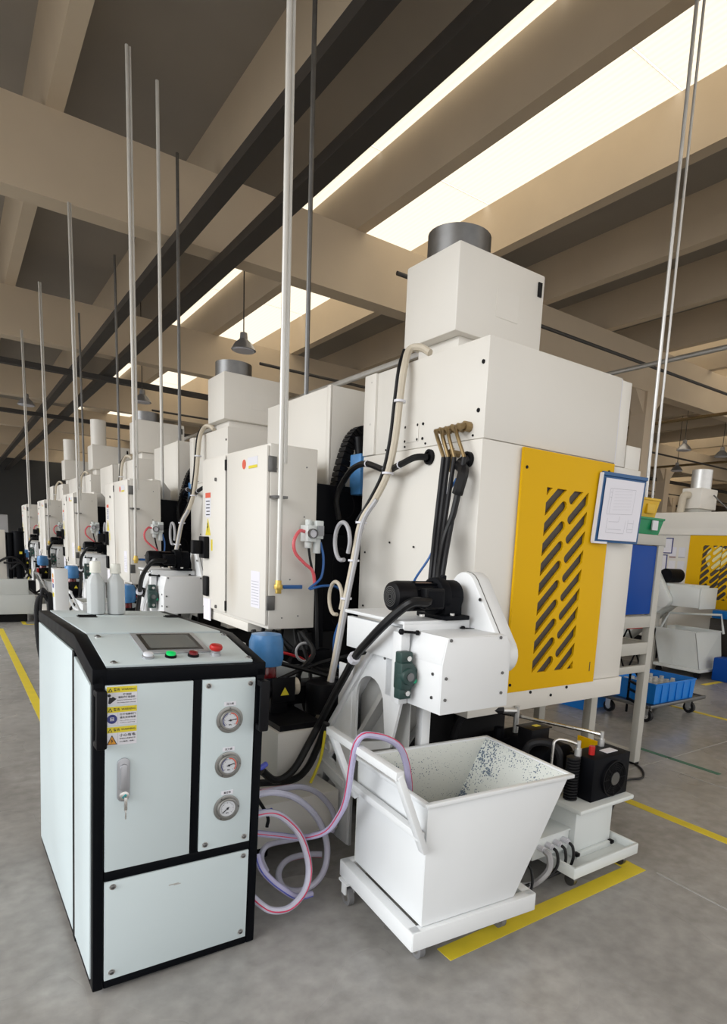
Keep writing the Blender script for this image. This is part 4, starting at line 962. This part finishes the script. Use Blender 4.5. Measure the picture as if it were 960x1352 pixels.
for k in range(15): m.lathe((2.485, 1.90, .37+.0152*k), [(.026, 0), (.036, .004), (.036, .010), (.026, .0148)], (0, 0, 1), 16)
tag(m.build('bellows_hose', 'rubber', t), kind='stuff')
m = MB(); m.tube([(2.77, 1.95, .655), (2.74, 2.03, .66), (2.6, 2.4, .665), (2.52, 2.6, .665)], .010, smooth=False); m.build('steel_pipe', 'steel', t)
m = MB(); m.tube([(2.515, 1.9, .655), (2.47, 1.95, .67), (2.42, 1.97, .67), (2.405, 1.97, .62), (2.405, 1.97, .37)], .008, n=8); m.build('steel_pipe', 'steel', t)
m = MB(); m.cyl((2.52, 2.06, .50), (2.52, 2.32, .50), .095, n=24); m.box(2.47, 2.1, .37, 2.57, 2.3, .42); pmo = m.build('pump_motor', 'iron_black', t, .004)
m = MB(); m.cyl((2.66, 2.1, .49), (2.66, 2.34, .49), .085, n=24); m.box(2.62, 2.12, .37, 2.70, 2.3, .42); m.build('pump_motor', 'iron_black', t, .004)
m = MB(); m.box(2.43, 2.14, .58, 2.57, 2.24, .67); m.box(2.42, 2.13, .67, 2.58, 2.25, .678); m.build('terminal_box', 'black_plastic', t, .005)
m = MB(); m.box(2.49, 2.17, .678, 2.53, 2.2, .68); m.build('yellow_label', 'sticker_yellow', t)
m = MB(); m.box(2.43, 2.36, .37, 2.7, 2.52, .56); m.cyl((2.45, 2.4, .55), (2.45, 2.4, .62), .03); m.build('valve_manifold', 'iron_black', t, .006)
m = MB(); m.tube([(2.36, 2.12, .45), (2.35, 2.11, .56), (2.37, 2.08, .63), (2.43, 2.02, .64), (2.47, 1.98, .58), (2.475, 1.97, .40)], .021); m.build('hydraulic_hose', 'rubber', t)
m = MB(); m.tube([(2.24, 2.55, .55), (2.25, 2.5, .68), (2.32, 2.45, .72), (2.42, 2.42, .72), (2.47, 2.41, .715)], .024); hh = m.build('hydraulic_hose', 'rubber', t)
m = MB(); m.cyl((2.46, 2.41, .715), (2.55, 2.38, .71), .018, n=10); m.cyl((2.56, 2.38, .58), (2.56, 2.38, .735), .016, n=10); m.build('pipe_fitting', 'galvanised', t)
m = MB(); m.box(2.84, 1.86, .365, 2.852, 2.16, .585); m.build('yellow_guard', 'yellow_paint', t, .001)
# junction box with cable glands on its side
m = MB(); m.box(2.19, 1.86, .125, 2.455, 2.16, .225); jb = m.build('junction_box', 'cool_white', t, .006)
m = MB(); m.box(2.185, 1.855, .225, 2.46, 2.165, .235); m.build('box_lid', 'cool_white', jb, .003)
m = MB(); m.box(2.43, 1.9, .085, 2.46, 2.1, .2); m.build('bracket', P, jb)
for k in range(4):
    x = 2.23+.058*k
    m = MB(); m.cyl((x, 1.86, .19), (x, 1.825, .19), .015, n=10); m.cyl((x, 1.825, .19), (x, 1.815, .188), .012, n=10); m.build('cable_gland', 'sticker_white', jb)
    m = MB(); m.tube([(x, 1.82, .19), (x+.005, 1.795, .17), (x, 1.785, .11), (x-.04, 1.80, .06), (2.16-.02*k, 1.84, .02), (2.05, 1.9-.04*k, .014)], .0075 if k else .016, n=6); m.build('cable', 'cable_black' if k else 'grey_hose', jb)
for o_ in (2.06,):
    m = MB(); m.tube([(o_+.06*math.cos(a), 1.80+.04*math.sin(a), .09+.075*math.sin(a+.6)) for a in [i*2*PI/9 for i in range(10)]], .007, n=6); m.build('cable', 'cable_black', t)
m = MB(); m.lathe((2.06, 1.80, 0), [(.055, 0), (.06, .01), (.06, .035), (.05, .045), (.02, .05)], (0, 0, 1), 18); one('rusty_cap', m, 'rust', 'small rusty brown round cap on the floor behind the cart', 'cap', (2.06, 1.80, 0))

# ------------------------------------------------------------------ drawing board hung on the door side
t = thing('drawing_board', 'blue clip board with a white technical drawing hung beside the yellow door', 'board', (3.3, 2.37, 1.69))
m = MB(); m.hexa([(3.085, 2.375, 1.685), (3.49, 2.345, 1.685), (3.49, 2.355, 1.685), (3.085, 2.392, 1.685), (3.115, 2.375, 2.085), (3.52, 2.345, 2.085), (3.52, 2.355, 2.085), (3.115, 2.392, 2.085)]); m.build('backing', 'board_blue', t, .002)
for a, b in (((3.082, 2.374, 1.683), (3.113, 2.374, 2.087)), ((3.082, 2.374, 1.683), (3.2, 2.366, 1.683))):
    m = MB(); m.bar(a, b, .012, .02, up=(0, 1, 0)); m.build('edge_strip', 'sticker_white', t)
m = MB(); m.bar((3.115, 2.372, 2.085), (3.52, 2.343, 2.085), .012, .02); m.build('clip_rail', 'board_blue', t)
BO = V((3.12, 2.368, 1.70)); BU = V((.345, -.0255, 0)); BV = V((.026, 0, .36))
def bp(u, v, h=0): return BO+BU*u+BV*v+V((0, -.002-h, 0))
m = MB(); m.hexa([bp(0, 0), bp(1, 0), bp(1, 1), bp(0, 1), bp(0, 0, .002), bp(1, 0, .002), bp(1, 1, .002), bp(0, 1, .002)]); sh = m.build('drawing_sheet', 'paper', t)
m = MB()
def ln(u0, v0, u1, v1, w_=.006):
    a, b = bp(u0, v0, .0024), bp(u1, v1, .0024); d = (b-a).normalized(); n = d.cross(V((0, 1, 0)))*w_*.16
    m.quad([a-n, b-n, b+n, a+n])
for q in ((.14, .84, .80, .86), (.14, .84, .12, .42), (.80, .86, .78, .45), (.12, .42, .78, .45), (.2, .83, .18, .44), (.15, .78, .2, .78), (.15, .7, .2, .7), (.16, .12, .62, .12), (.16, .12, .16, .36), (.62, .12, .64, .34), (.2, .18, .55, .18), (.2, .3, .45, .31), (.45, .31, .47, .4), (.7, .15, .85, .15), (.7, .2, .85, .2), (.7, .15, .7, .36), (.85, .15, .85, .36), (.7, .3, .85, .3)): ln(*q)
for k in range(7): ln(.26, .5+.05*k, .72, .53+.05*k, .003)
tag(m.build('drawing_lines', 'pencil', sh), kind='stuff')

# ------------------------------------------------------------------ steel work stand with blue panel
t = thing('work_stand', 'grey steel stand with a blue panel right of the near machine', 'stand', (4.0, 2.9, 0)); P = 'grey_paint'
for x, y in ((4.275, 2.695), (4.275, 3.165), (3.66, 2.695), (3.66, 3.165)):
    m = MB(); m.box(x-.035, y-.03, .015, x+.035, y+.03, 1.70); lg = m.build('leg', P, t, .004)
    m = MB(); m.cyl((x, y, 0), (x, y, .016), .04); m.build('foot', 'black_plastic', lg)
m = MB(); m.box(3.62, 2.66, 1.70, 4.32, 3.2, 1.775); m.build('top_plate', P, t, .004)
m = MB(); m.box(3.70, 2.675, 1.19, 4.235, 2.69, 1.695); m.build('panel', 'royal_blue', t, .003)
for z0, z1 in ((1.09, 1.175), (.885, .975), (.745, .80)):
    m = MB(); m.box(3.69, 2.665, z0, 4.24, 2.70, z1); m.build('cross_rail', P, t, .003)
    m = MB(); m.box(3.69, 3.14, z0, 4.24, 3.175, z1); m.build('cross_rail', P, t, .003)
for z0, z1 in ((1.12, 1.175), (.92, .975), (.03, .10)):
    for x in (3.66, 4.275):
        m = MB(); m.box(x-.025, 2.725, z0, x+.025, 3.135, z1); m.build('side_rail', P, t, .003)
m = MB(); m.box(3.70, 2.70, 1.165, 4.24, 3.14, 1.178); m.build('shelf', P, t)
m = MB(); m.box(3.70, 2.70, .955, 4.24, 3.14, .968); m.build('shelf', P, t)
m = MB(); m.tube([(3.0, 2.35, .008), (3.6, 2.75, .008), (4.0, 2.88, .008), (4.17, 2.86, .008), (4.26, 2.74, .008), (4.19, 2.57, .008), (4.02, 2.45, .008), (3.84, 2.47, .008), (3.5, 2.3, .008), (3.1, 2.1, .008)], .008, n=6)
one('cable', m, 'cable_black', 'black cable looping on the floor by the stand foot', 'cable', (3.9, 2.4, 0))
def bin_(name, mt, x0, y0, x1, y1, z0, z1, lb, f_=.025):
    t = thing(name, lb, 'bin', ((x0+x1)/2, (y0+y1)/2, z0), 'parts bins stacked on the stand')
    m = MB()
    A = [(x0+f_, y0+f_, z0), (x1-f_, y0+f_, z0), (x1-f_, y1-f_, z0), (x0+f_, y1-f_, z0)]; B = [(x0, y0, z1), (x1, y0, z1), (x1, y1, z1), (x0, y1, z1)]
    w_ = .006; Bi = [(x0+w_, y0+w_, z1), (x1-w_, y0+w_, z1), (x1-w_, y1-w_, z1), (x0+w_, y1-w_, z1)]; Ai = [(x0+f_+w_, y0+f_+w_, z0+w_), (x1-f_-w_, y0+f_+w_, z0+w_), (x1-f_-w_, y1-f_-w_, z0+w_), (x0+f_+w_, y1-f_-w_, z0+w_)]
    L = [[m.bm.verts.new(p) for p in q] for q in (A, B, Bi, Ai)]
    m.bm.faces.new(L[0][::-1]); m.bm.faces.new(L[3])
    for a, b in zip(L[:-1], L[1:]):
        for k in range(4): m.bm.faces.new((a[k], a[(k+1) % 4], b[(k+1) % 4], b[k]))
    m.build('tub', mt, t)
    for a, b in ((B[0], B[1]), (B[1], B[2]), (B[2], B[3]), (B[3], B[0])):
        m = MB(); m.bar(V(a)-V((0, 0, .008)), V(b)-V((0, 0, .008)), .014, .016); m.build('rim', mt, t, .002)
    return t
g = bin_('parts_bin', 'bin_green', 4.02, 2.70, 4.33, 3.02, 1.776, 1.90, 'green plastic parts bin under the yellow bin on the stand')
m = MB(); m.box(4.17, 2.69, 1.81, 4.24, 2.70, 1.88); m.build('paper_tag', 'sticker_white', g)
y_ = bin_('parts_bin', 'bin_yellow', 4.04, 2.72, 4.28, 2.98, 1.902, 2.04, 'yellow plastic parts bin on top of the green bin', .02)
m = MB(); m.box(4.12, 2.715, 1.93, 4.22, 2.735, 2.0); m.build('label_holder', 'bin_yellow', y_, .004)
# two drop pipes behind the stand
for x, r, lb in ((5.10, .016, 'left one of two thin pipes dropping behind the bins'), (5.20, .012, 'right one of two thin pipes dropping behind the bins'), ):
    m = MB(); m.tube([(x+.02, 3.40, 1.9), (x, 3.4, 3.0), (x-.03, 3.4, 6.5), (x-.03, 3.4, 8.2)], r); one('drop_pipe', m, 'galvanised', lb, 'pipe', (x, 3.4, 1.9), group='pipes right of the machine')

# ------------------------------------------------------------------ machine row on the right
t = thing('machining_center', 'white machine with a yellow grille door at the right edge', 'machine', (9.2, 4.5, 0)); X = 9.1; P = 'white_paint'
m = MB(); m.box(X-.02, 2.6, 1.99, X+1.9, 6.6, 2.33); m.build('top_cover', P, t, .012)
m = MB(); m.box(X-.03, 2.6, 1.99, X-.018, 6.6, 2.08); m.build('cover_lip', P, t)
m = MB(); m.box(X, 2.6, .35, X+1.9, 6.6, 1.99); m.build('body', P, t, .006)
m = MB(); m.box(X+.15, 2.7, .0, X+1.8, 6.5, .35); m.build('base', 'bed_black', t)
outer = [(3.2, .92), (5.12, .92), (5.12, 1.985), (3.2, 1.985)]
L = []
for k in range(5):
    a = 3.42+.29*k
    L += vent_loops(a, 1.05, a+.29, 1.84, .105, .055, a+.138, a+.150, (.06, .11))
me = curve_mesh([outer]+L, .02); me.transform(frame_mat((X-.015, 8.4, 0), (0, -1, 0), (0, 0, 1))); 
dr2 = link('grille_door', me, 'yellow_paint', t); dr2['label'] = 'yellow door with a slotted grille'
m = MB(); m.box(X-.004, 3.3, 1.0, X-.001, 5.05, 1.9); m.build('mesh_screen', 'vent_mesh', dr2)
m = MB(); m.lathe((X-.004, 4.76, 1.66), [(.17, 0), (.14, .003), (.02, .005)], (-1, 0, 0), 28); m.build('inner_lamp', 'lens', dr2)
m = MB(); m.box(X-.01, 5.75, 1.955, X-.002, 6.3, 1.985); m.build('yellow_strip', 'sticker_yellow', t)
def poster(y0, y1, z0, z1, lb, kind):
    m = MB(); m.box(X-.008, y0, z0, X-.001, y1, z1); p = m.build('poster_frame', 'sticker_blue', t); p['label'] = lb
    m = MB(); m.box(X-.010, y0+.015, z0+.015, X-.007, y1-.015, z1-.015); q = m.build('poster_sheet', 'paper', p)
    return p
p = poster(5.48, 5.98, 1.70, 1.94, 'white poster with dark printing in a blue frame', 0)
m = MB()
for k in range(3): m.box(X-.0115, 5.60+.11*k, 1.79, X-.0099, 5.68+.11*k, 1.86)
tag(m.build('printed_blocks', 'inner_grey', p), kind='stuff')
p = poster(5.55, 5.98, 1.42, 1.68, 'poster with a round emblem in a blue frame', 1)
m = MB(); m.cyl((X-.010, 5.80, 1.55), (X-.0115, 5.80, 1.55), .05, n=16); m.build('round_print', 'inner_grey', p)
for k in range(6):
    yy, zz = 5.26+.15*(k % 2), 1.72-.21*(k//2)
    m = MB(); m.box(X-.004, yy, zz-.08, X-.001, yy+.11, zz+.08); q = m.build('notice_sheet', 'paper' if k % 2 else 'sticker_white', t)
    m = MB(); m.box(X-.0055, yy, zz-.08, X-.004, yy+.11, zz-.065); m.build('notice_band', 'dark_red' if k % 2 else 'pencil', q)
m = MB(); m.box(X-.006, 5.84, 1.93-.0, X-.001, 5.98, 1.945); m.build('name_strip', 'ink', t)
t = thing('mist_collector', 'white mist collector with elbow and silver duct on the right machine', 'filter unit', (9.5, 5.2, 2.33))
m = MB(); m.box(9.28, 5.22, 2.40, 9.75, 5.54, 2.71); m.build('housing', P, t, .012)
m = MB(); m.box(9.33, 5.26, 2.33, 9.7, 5.5, 2.40); m.build('base', 'grey_paint', t)
m = MB(); m.ring((9.52, 5.38, 2.71), (9.52, 5.38, 3.0), .15, .14, 24); m.build('duct', 'galvanised', t)
m = MB(); m.tube([(9.28, 5.42, 2.60), (9.22, 5.44, 2.60), (9.19, 5.46, 2.56), (9.19, 5.48, 2.34)], .055, n=14); m.build('elbow_pipe', 'beige_hose', t)
m = MB(); m.tube([(9.6, 5.2, 2.62), (9.6, 5.0, 2.45), (9.6, 4.85, 2.33)], .012); m.build('strut', 'dark_steel', t)
# its conveyor head and cart
t = thing('chip_conveyor', 'white conveyor head with oval belt guard above the grey far cart', 'conveyor', (8.5, 4.8, 0)); P = 'cool_white'
m = MB(); m.prism([(4.42, .97), (4.42, 1.24), (4.86, 1.26), (4.86, .97)], 'x', 8.12, 8.52); m.build('discharge_head', P, t, .006)
m = MB(); m.box(8.12, 4.40, .96, 8.54, 4.42, 1.25); m.build('end_plate', P, t, .004)
m = MB(); m.hexa([(8.14, 4.86, 1.0), (8.5, 4.86, 1.0), (8.5, 5.8, .2), (8.14, 5.8, .2), (8.14, 4.86, 1.2), (8.5, 4.86, 1.2), (8.5, 5.9, .3), (8.14, 5.9, .3)]); m.build('incline', P, t, .004)
a0, b0 = V((5.12, 1.38)), V((4.90, 1.04)); d = (a0-b0).normalized(); an = math.atan2(d.y, d.x); r_ = .105
L = [(a0.x+r_*math.cos(an-PI/2+PI*i/10), a0.y+r_*math.sin(an-PI/2+PI*i/10)) for i in range(11)]+[(b0.x+r_*math.cos(an+PI/2+PI*i/10), b0.y+r_*math.sin(an+PI/2+PI*i/10)) for i in range(11)]
m = MB(); m.prism(L, 'x', 8.02, 8.12); m.build('belt_guard', P, t, .006)
m = MB(); m.cyl((8.12, 4.95, 1.38), (8.45, 4.95, 1.38), .10, n=20); m.build('motor', 'iron_black', t)
m = MB(); m.box(8.13, 4.5, 1.24, 8.5, 5.05, 1.275); m.build('motor_plate', P, t)
m = MB(); m.box(8.2, 5.05, 0, 8.26, 5.11, 1.0); m.build('leg', 'grey_paint', t)
m = MB(); m.box(8.42, 5.05, 0, 8.48, 5.11, 1.0); m.build('leg', 'grey_paint', t)
t = thing('chip_cart', 'pale grey flared chip cart on castors under the far conveyor', 'cart', (8.55, 4.7, 0)); P = 'cool_white'
x0, x1, y0, y1 = 8.14, 8.85, 4.36, 5.14
T_ = [V((x0, y0+.02, .64)), V((x1, y0+.02, .64)), V((x1, y1, .64)), V((x0, y1, .64))]; B_ = [V((x0+.1, y0+.02, .14)), V((x1-.05, y0+.02, .14)), V((x1-.05, y1-.18, .14)), V((x0+.1, y1-.18, .14))]
B_ = [V((8.2, 4.34, .14)), V((8.80, 4.34, .14)), V((8.80, 4.95, .14)), V((8.2, 4.95, .14))]; T_ = [V((8.2, 4.45, .63)), V((8.78, 4.40, .63)), V((8.78, 5.10, .63)), V((8.2, 5.10, .63))]
for k in range(4):
    a, b, c, e = B_[k], B_[(k+1) % 4], T_[(k+1) % 4], T_[k]; cen = (a+b+c+e)/4; n = ((b-a).cross(e-a)).normalized()*.008
    m = MB(); m.hexa([a, b, b-n, a-n, e, c, c-n, e-n]); m.build('side_panel', P, t)
    m = MB(); m.bar(e, c, .02, .02); m.build('rim', P, t)
m = MB(); m.prism([(p.x, p.y) for p in B_], 'z', .13, .14); m.build('bottom', P, t)
for a, b in (((8.16, 4.3, .115), (8.16, 5.0, .115)), ((8.86, 4.3, .115), (8.86, 5.0, .115)), ((8.16, 4.32, .115), (8.86, 4.32, .115)), ((8.16, 4.98, .115), (8.86, 4.98, .115))):
    m = MB(); m.bar(a, b, .05, .04); m.build('base_beam', P, t, .003)
for x in (8.2, 8.82):
    for y in (4.36, 4.94):
        m = MB(); m.cyl((x-.015, y, .045), (x+.015, y, .045), .045, n=14); m.box(x-.025, y-.02, .05, x+.025, y+.02, .1); m.build('caster', 'black_plastic', t)
m = MB(); m.tube([(8.3, 5.05, .6), (8.42, 5.0, .84), (8.83, 4.45, .86), (8.8, 4.37, .6)], .017, smooth=False); m.build('handle', P, t)
m = MB(); m.box(X-.21, 3.4, .80, X-.025, 4.62, .915); one('crate', m, 'blue_plastic', 'long bright blue crate under the yellow grille door', 'crate', (X-.3, 4.1, .80), .01)
m = MB(); m.box(X-.20, 3.35, .0, X-.025, 4.64, .795); m.box(X-.21, 3.4, .3, X-.20, 4.6, .7); one('side_table', m, 'dark_tray', 'dark table carrying the long blue crate at the right edge', 'table', (X-.3, 4.1, 0), .004)
m = MB(); m.box(8.95, 4.0, .0, 9.0, 4.2, .01)
m = MB(); m.box(8.35, 3.6, .0, 8.56, 4.24, .32); one('crate', m, 'royal_blue', 'dark blue crate on the floor right of the far cart', 'crate', (8.45, 3.9, 0), .02)

# blue crate of castings on a steel dolly
t = thing('dolly', 'steel dolly with black rail and castors under the blue crate', 'dolly', (5.85, 3.5, 0))
m = MB(); m.box(5.40, 3.30, .165, 6.40, 3.9, .185); m.build('deck', 'dark_steel', t, .004)
for a, b in (((5.40, 3.3, .175), (6.42, 3.3, .175)), ((5.40, 3.9, .175), (6.42, 3.9, .175)), ((6.4, 3.3, .175), (6.4, 3.9, .175)), ((5.4, 3.3, .175), (5.4, 3.9, .175))):
    m = MB(); m.bar(a, b, .03, .035); m.build('deck_edge', 'dark_steel', t, .004)
for x in (5.5, 6.28):
    for y in (3.38, 3.82):
        m = MB(); m.cyl((x-.02, y, .06), (x+.02, y, .06), .06, n=16); wv = m.build('wheel', 'rubber', t)
        m = MB(); m.cyl((x-.022, y, .06), (x+.022, y, .06), .03, n=12); m.build('hub', 'steel', wv)
        m = MB(); m.box(x-.03, y-.025, .06, x-.022, y+.03, .16); m.box(x+.022, y-.025, .06, x+.03, y+.03, .16); m.box(x-.03, y-.03, .145, x+.03, y+.03, .165); m.build('caster_fork', 'galvanised', t)
m = MB(); m.tube([(5.35, 3.42, .06), (5.35, 3.42, .42), (5.36, 3.44, .47), (5.40, 3.50, .49), (5.44, 3.56, .47), (5.45, 3.58, .42), (5.45, 3.58, .06)], .012, n=8)
m.bar((5.35, 3.42, .2), (5.45, 3.58, .2), .02, .02); m.bar((5.35, 3.42, .3), (5.45, 3.58, .3), .02, .02); m.bar((5.35, 3.42, .38), (5.45, 3.58, .38), .02, .02); m.build('push_rail', 'black_paint', t)
cr = bin_('crate', 'blue_plastic', 5.49, 3.31, 6.22, 3.86, .187, .395, 'bright blue crate of metal castings on the dolly', .012); cr['category'] = 'crate'; del cr['group']
for k in range(5):
    m = MB(); m.box(5.60+.13*k, 3.305, .20, 5.615+.13*k, 3.325, .375); m.build('rib', 'blue_plastic', cr)
pr = None
m = MB(); m.cyl((0, 0, 0), (0, 0, .05), .036, n=12); m.cyl((0, 0, .05), (0, 0, .08), .022, n=12); m.box(-.055, -.014, 0, .055, .014, .03)
pr = tag(m.build('casting', 'metal_light', None), 'small bright metal casting in the blue crate', 'part', 'castings in the blue crate')
nC = 0
for i in range(6):
    for j in range(4):
        o = pr if nC == 0 else pr.copy()
        if nC: COL.objects.link(o)
        nC += 1
        o.location = (5.575+.113*i, 3.39+.13*j, .28); o.rotation_euler = (0, 0, RND.random()*PI)
m = MB(); m.box(5.515, 3.335, .194, 6.195, 3.835, .279); one('packing_layer', m, 'metal_light', 'grey layer the castings stand on inside the blue crate', 'packing', (5.85, 3.58, .193))
c3 = bin_('crate', 'blue_plastic', 5.25, 3.95, 5.75, 4.3, .0, .2, 'blue crate standing on the floor behind the dolly', .015); c3['category'] = 'crate'; del c3['group']
# red folding stool beyond the stand
t = thing('folding_stool', 'red seated stool with thin black legs seen through the stand', 'stool', (7.5, 5.0, 0))
m = MB(); m.box(7.25, 4.85, .66, 7.75, 5.2, .72); m.build('seat', 'red_plastic', t, .01)
for a, b in (((7.28, 4.88, 0), (7.72, 4.88, .66)), ((7.72, 4.88, 0), (7.28, 4.88, .66)), ((7.28, 5.17, 0), (7.72, 5.17, .66)), ((7.72, 5.17, 0), (7.28, 5.17, .66))):
    m = MB(); m.tube([a, b], .012, smooth=False); m.build('leg', 'black_paint', t)

# ------------------------------------------------------------------ far left: washing unit beyond the aisle
t = thing('washing_unit', 'low white tank with black pumps across the far end of the left aisle', 'machine', (.4, 12.8, 0))
m = MB(); m.box(-1.2, 12.3, .14, 1.12, 13.4, .47); m.build('lower_tank', 'cool_white', t, .01)
m = MB(); m.box(-1.2, 12.32, .47, 1.03, 13.4, .73); m.build('upper_tank', 'cool_white', t, .01)
m = MB(); m.box(-1.1, 12.4, 0, 1.0, 13.3, .14); m.build('plinth', 'bed_black', t)
m = MB(); m.box(.2, 12.45, .73, .74, 12.55, 1.54); m.build('splash_panel', 'white_paint', t, .006)
m = MB(); m.box(-.3, 12.9, .73, .82, 13.4, 1.8); m.build('grey_housing', 'zinc', t, .01)
for x, y, h, r in ((.80, 12.5, .75, .05), (.93, 12.5, .78, .085), (.88, 12.8, .5, .05), (1.0, 12.9, .4, .06)):
    m = MB(); m.cyl((x, y, .73), (x, y, .73+h*.5), r*.6, n=14); m.cyl((x, y, .73+h*.45), (x, y, .73+h), r, n=16); m.cyl((x, y, .73+h), (x, y, .75+h), r*1.1, n=16); m.build('pump', 'iron_black', t, .003)
m = MB(); m.box(.93, 12.41, 1.15, .97, 12.415, 1.19); m.build('yellow_label', 'sticker_yellow', t)
for k in range(3):
    m = MB(); m.tube([(.6+.1*k, 12.4, 1.0), (.8, 12.36, 1.1-.1*k), (.95, 12.36, 1.0), (1.08, 12.4, .75)], .018); m.build('hose', 'rubber', t)
for k, (yy, lb) in enumerate(((7.0, 'slim white cabinet with small stickers left of the bottles'),)):
    t = thing('equipment_cabinet', lb, 'cabinet', (.85, yy+.2, 0))
    m = MB(); m.box(.805, yy, .05, .928, yy+.20, 1.21); m.build('body', 'cart_white', t, .005)
    m = MB(); m.box(.82, yy+.02, 0, .915, yy+.18, .05); m.build('plinth', 'bed_black', t)
    for j, (mt, z) in enumerate((('orange', 1.14), ('sticker_red', 1.09), ('sticker_blue', 1.04), ('sticker_yellow', .95))):
        m = MB(); m.box(.802, yy+.05, z-.02, .8055, yy+.12, z+.02); m.build('sticker', mt, t)

t = thing('hose_reel', 'black connector box with two bent black hoses left of the slim cabinet', 'hose', (.75, 7.2, 0))
m = MB(); m.box(.76, 7.15, 0, .80, 7.3, .96); m.build('connector_box', 'black_plastic', t, .006)
for k in range(2):
    m = MB(); m.tube([(.78, 7.2, .86+.07*k), (.73, 7.2, .93+.06*k), (.68+.035*k, 7.2, .90+.07*k), (.655+.035*k, 7.2, .75), (.665+.035*k, 7.2, .4), (.72, 7.2, .05)], .018); m.build('hose', 'rubber', t)
for k, lb in ((2, 'white chip cart of the third machine, handle visible left of the bottles'), (3, 'white chip cart far along the row, at the fourth machine')):
    c4 = copy_tree(cart); c4.location = (1.33, 1.6+PITCH_ROW*k, 0); c4.rotation_euler = (0, 0, 0); c4['label'] = lb

# ------------------------------------------------------------------ under the roof: cable trays, sprinkler pipes, lamps
def tray(x0, y0, x1, y1, z, w_, lb):
    m = MB(); m.bar((x0, y0, z), (x1, y1, z), w_, .14); o = one('cable_tray', m, 'dark_tray', lb, 'cable tray', ((x0+x1)/2, (y0+y1)/2, z), group='cable trays under the roof')
    return o
tray(3.1, -5, 3.1, 60, 6.05, .22, 'dark cable tray running along the row, left one of the pair')
tray(3.9, -5, 3.9, 60, 6.05, .26, 'dark cable tray running along the row, right one of the pair')
tray(-8, 20.45, 58, 20.45, 5.92, .2, 'dark cable tray crossing the hall nearer')
tray(-8, 28.8, 58, 28.8, 5.92, .2, 'dark cable tray crossing the hall farther')
for k, (x, z) in enumerate(((12.0, 5.6), (18.5, 5.9), (26, 5.7))):
    m = MB(); m.cyl((x, -5, z), (x, 60, z), .05, n=8); one('sprinkler_pipe', m, 'galvanised' if k == 0 else 'bronze', ['silver pipe under the roof right of the near machine', 'brown pipe high under the roof at the right', 'brown pipe far under the roof at the right'][k], 'pipe', (x, 27, z))
m = MB(); m.cyl((3.2, 3.4, 3.16), (3.2, 17.3, 3.16), .028, n=10)
for y in (3.45, 6.3, 9.92, 13.54, 17.16): m.cyl((3.2, y, 2.65), (3.2, y, 3.16), .012, n=6)
one('conduit_pipe', m, 'galvanised', 'silver pipe running along the row just above the machine roofs', 'pipe', (3.2, 20, 3.16))
m = MB(); m.cyl((1.99, 7.55, 1.9), (1.98, 7.5, 6.2), .018, n=8); one('air_pipe', m, 'pole_white', 'extra white pipe dropping behind the second electrical cabinet', 'pipe', (1.99, 7.5, 1.9))
for k, (y, z) in enumerate(((8.9, 5.9), (14.4, 5.6), (24, 5.9))):
    m = MB(); m.cyl((6, y, z), (58, y, z), .035, n=8); one('conduit_pipe', m, 'dark_tray', ['thin dark pipe crossing the hall nearest under the roof', 'thin dark pipe crossing the hall, second under the roof', 'thin dark pipe crossing far under the roof'][k], 'pipe', (30, y, z))
LP = [(5.08, 13.04, 5.4), (4.79, 20.2, 5.4), (2.17, 23.8, 5.4), (20.9, 12.6, 5.4), (22.9, 12.3, 5.4), (1.2, 30.5, 5.4), (25.5, 15.6, 5.4), (30, 20, 5.4), (16.8, 14.2, 5.4)]
LL = ['pendant lamp high above the near mist collector', 'pendant lamp between the left pipes', 'pendant lamp above the left aisle', 'pendant lamp at the right, left one of two', 'pendant lamp at the right, right one of two', 'pendant lamp far down the left aisle', 'pendant lamp far at the right', 'pendant lamp deep in the right hall', 'pendant lamp beside the right column']
for (x, y, z), lb in zip(LP, LL):
    t = thing('pendant_lamp', lb, 'lamp', (x, y, z), 'factory pendant lamps')
    m = MB(); m.lathe((x, y, z), [(.24, 0), (.25, .01), (.17, .14), (.08, .22), (.07, .34), (.02, .36)], (0, 0, 1), 20); m.build('shade', 'zinc', t)
    m = MB(); m.cyl((x, y, z-.012), (x, y, z+.0), .22, n=20); m.build('diffuser', 'sticker_white', t)
    m = MB(); m.cyl((x, y, z+.35), (x, y, 8.2), .012, n=6); m.build('cord', 'dark_tray', t)
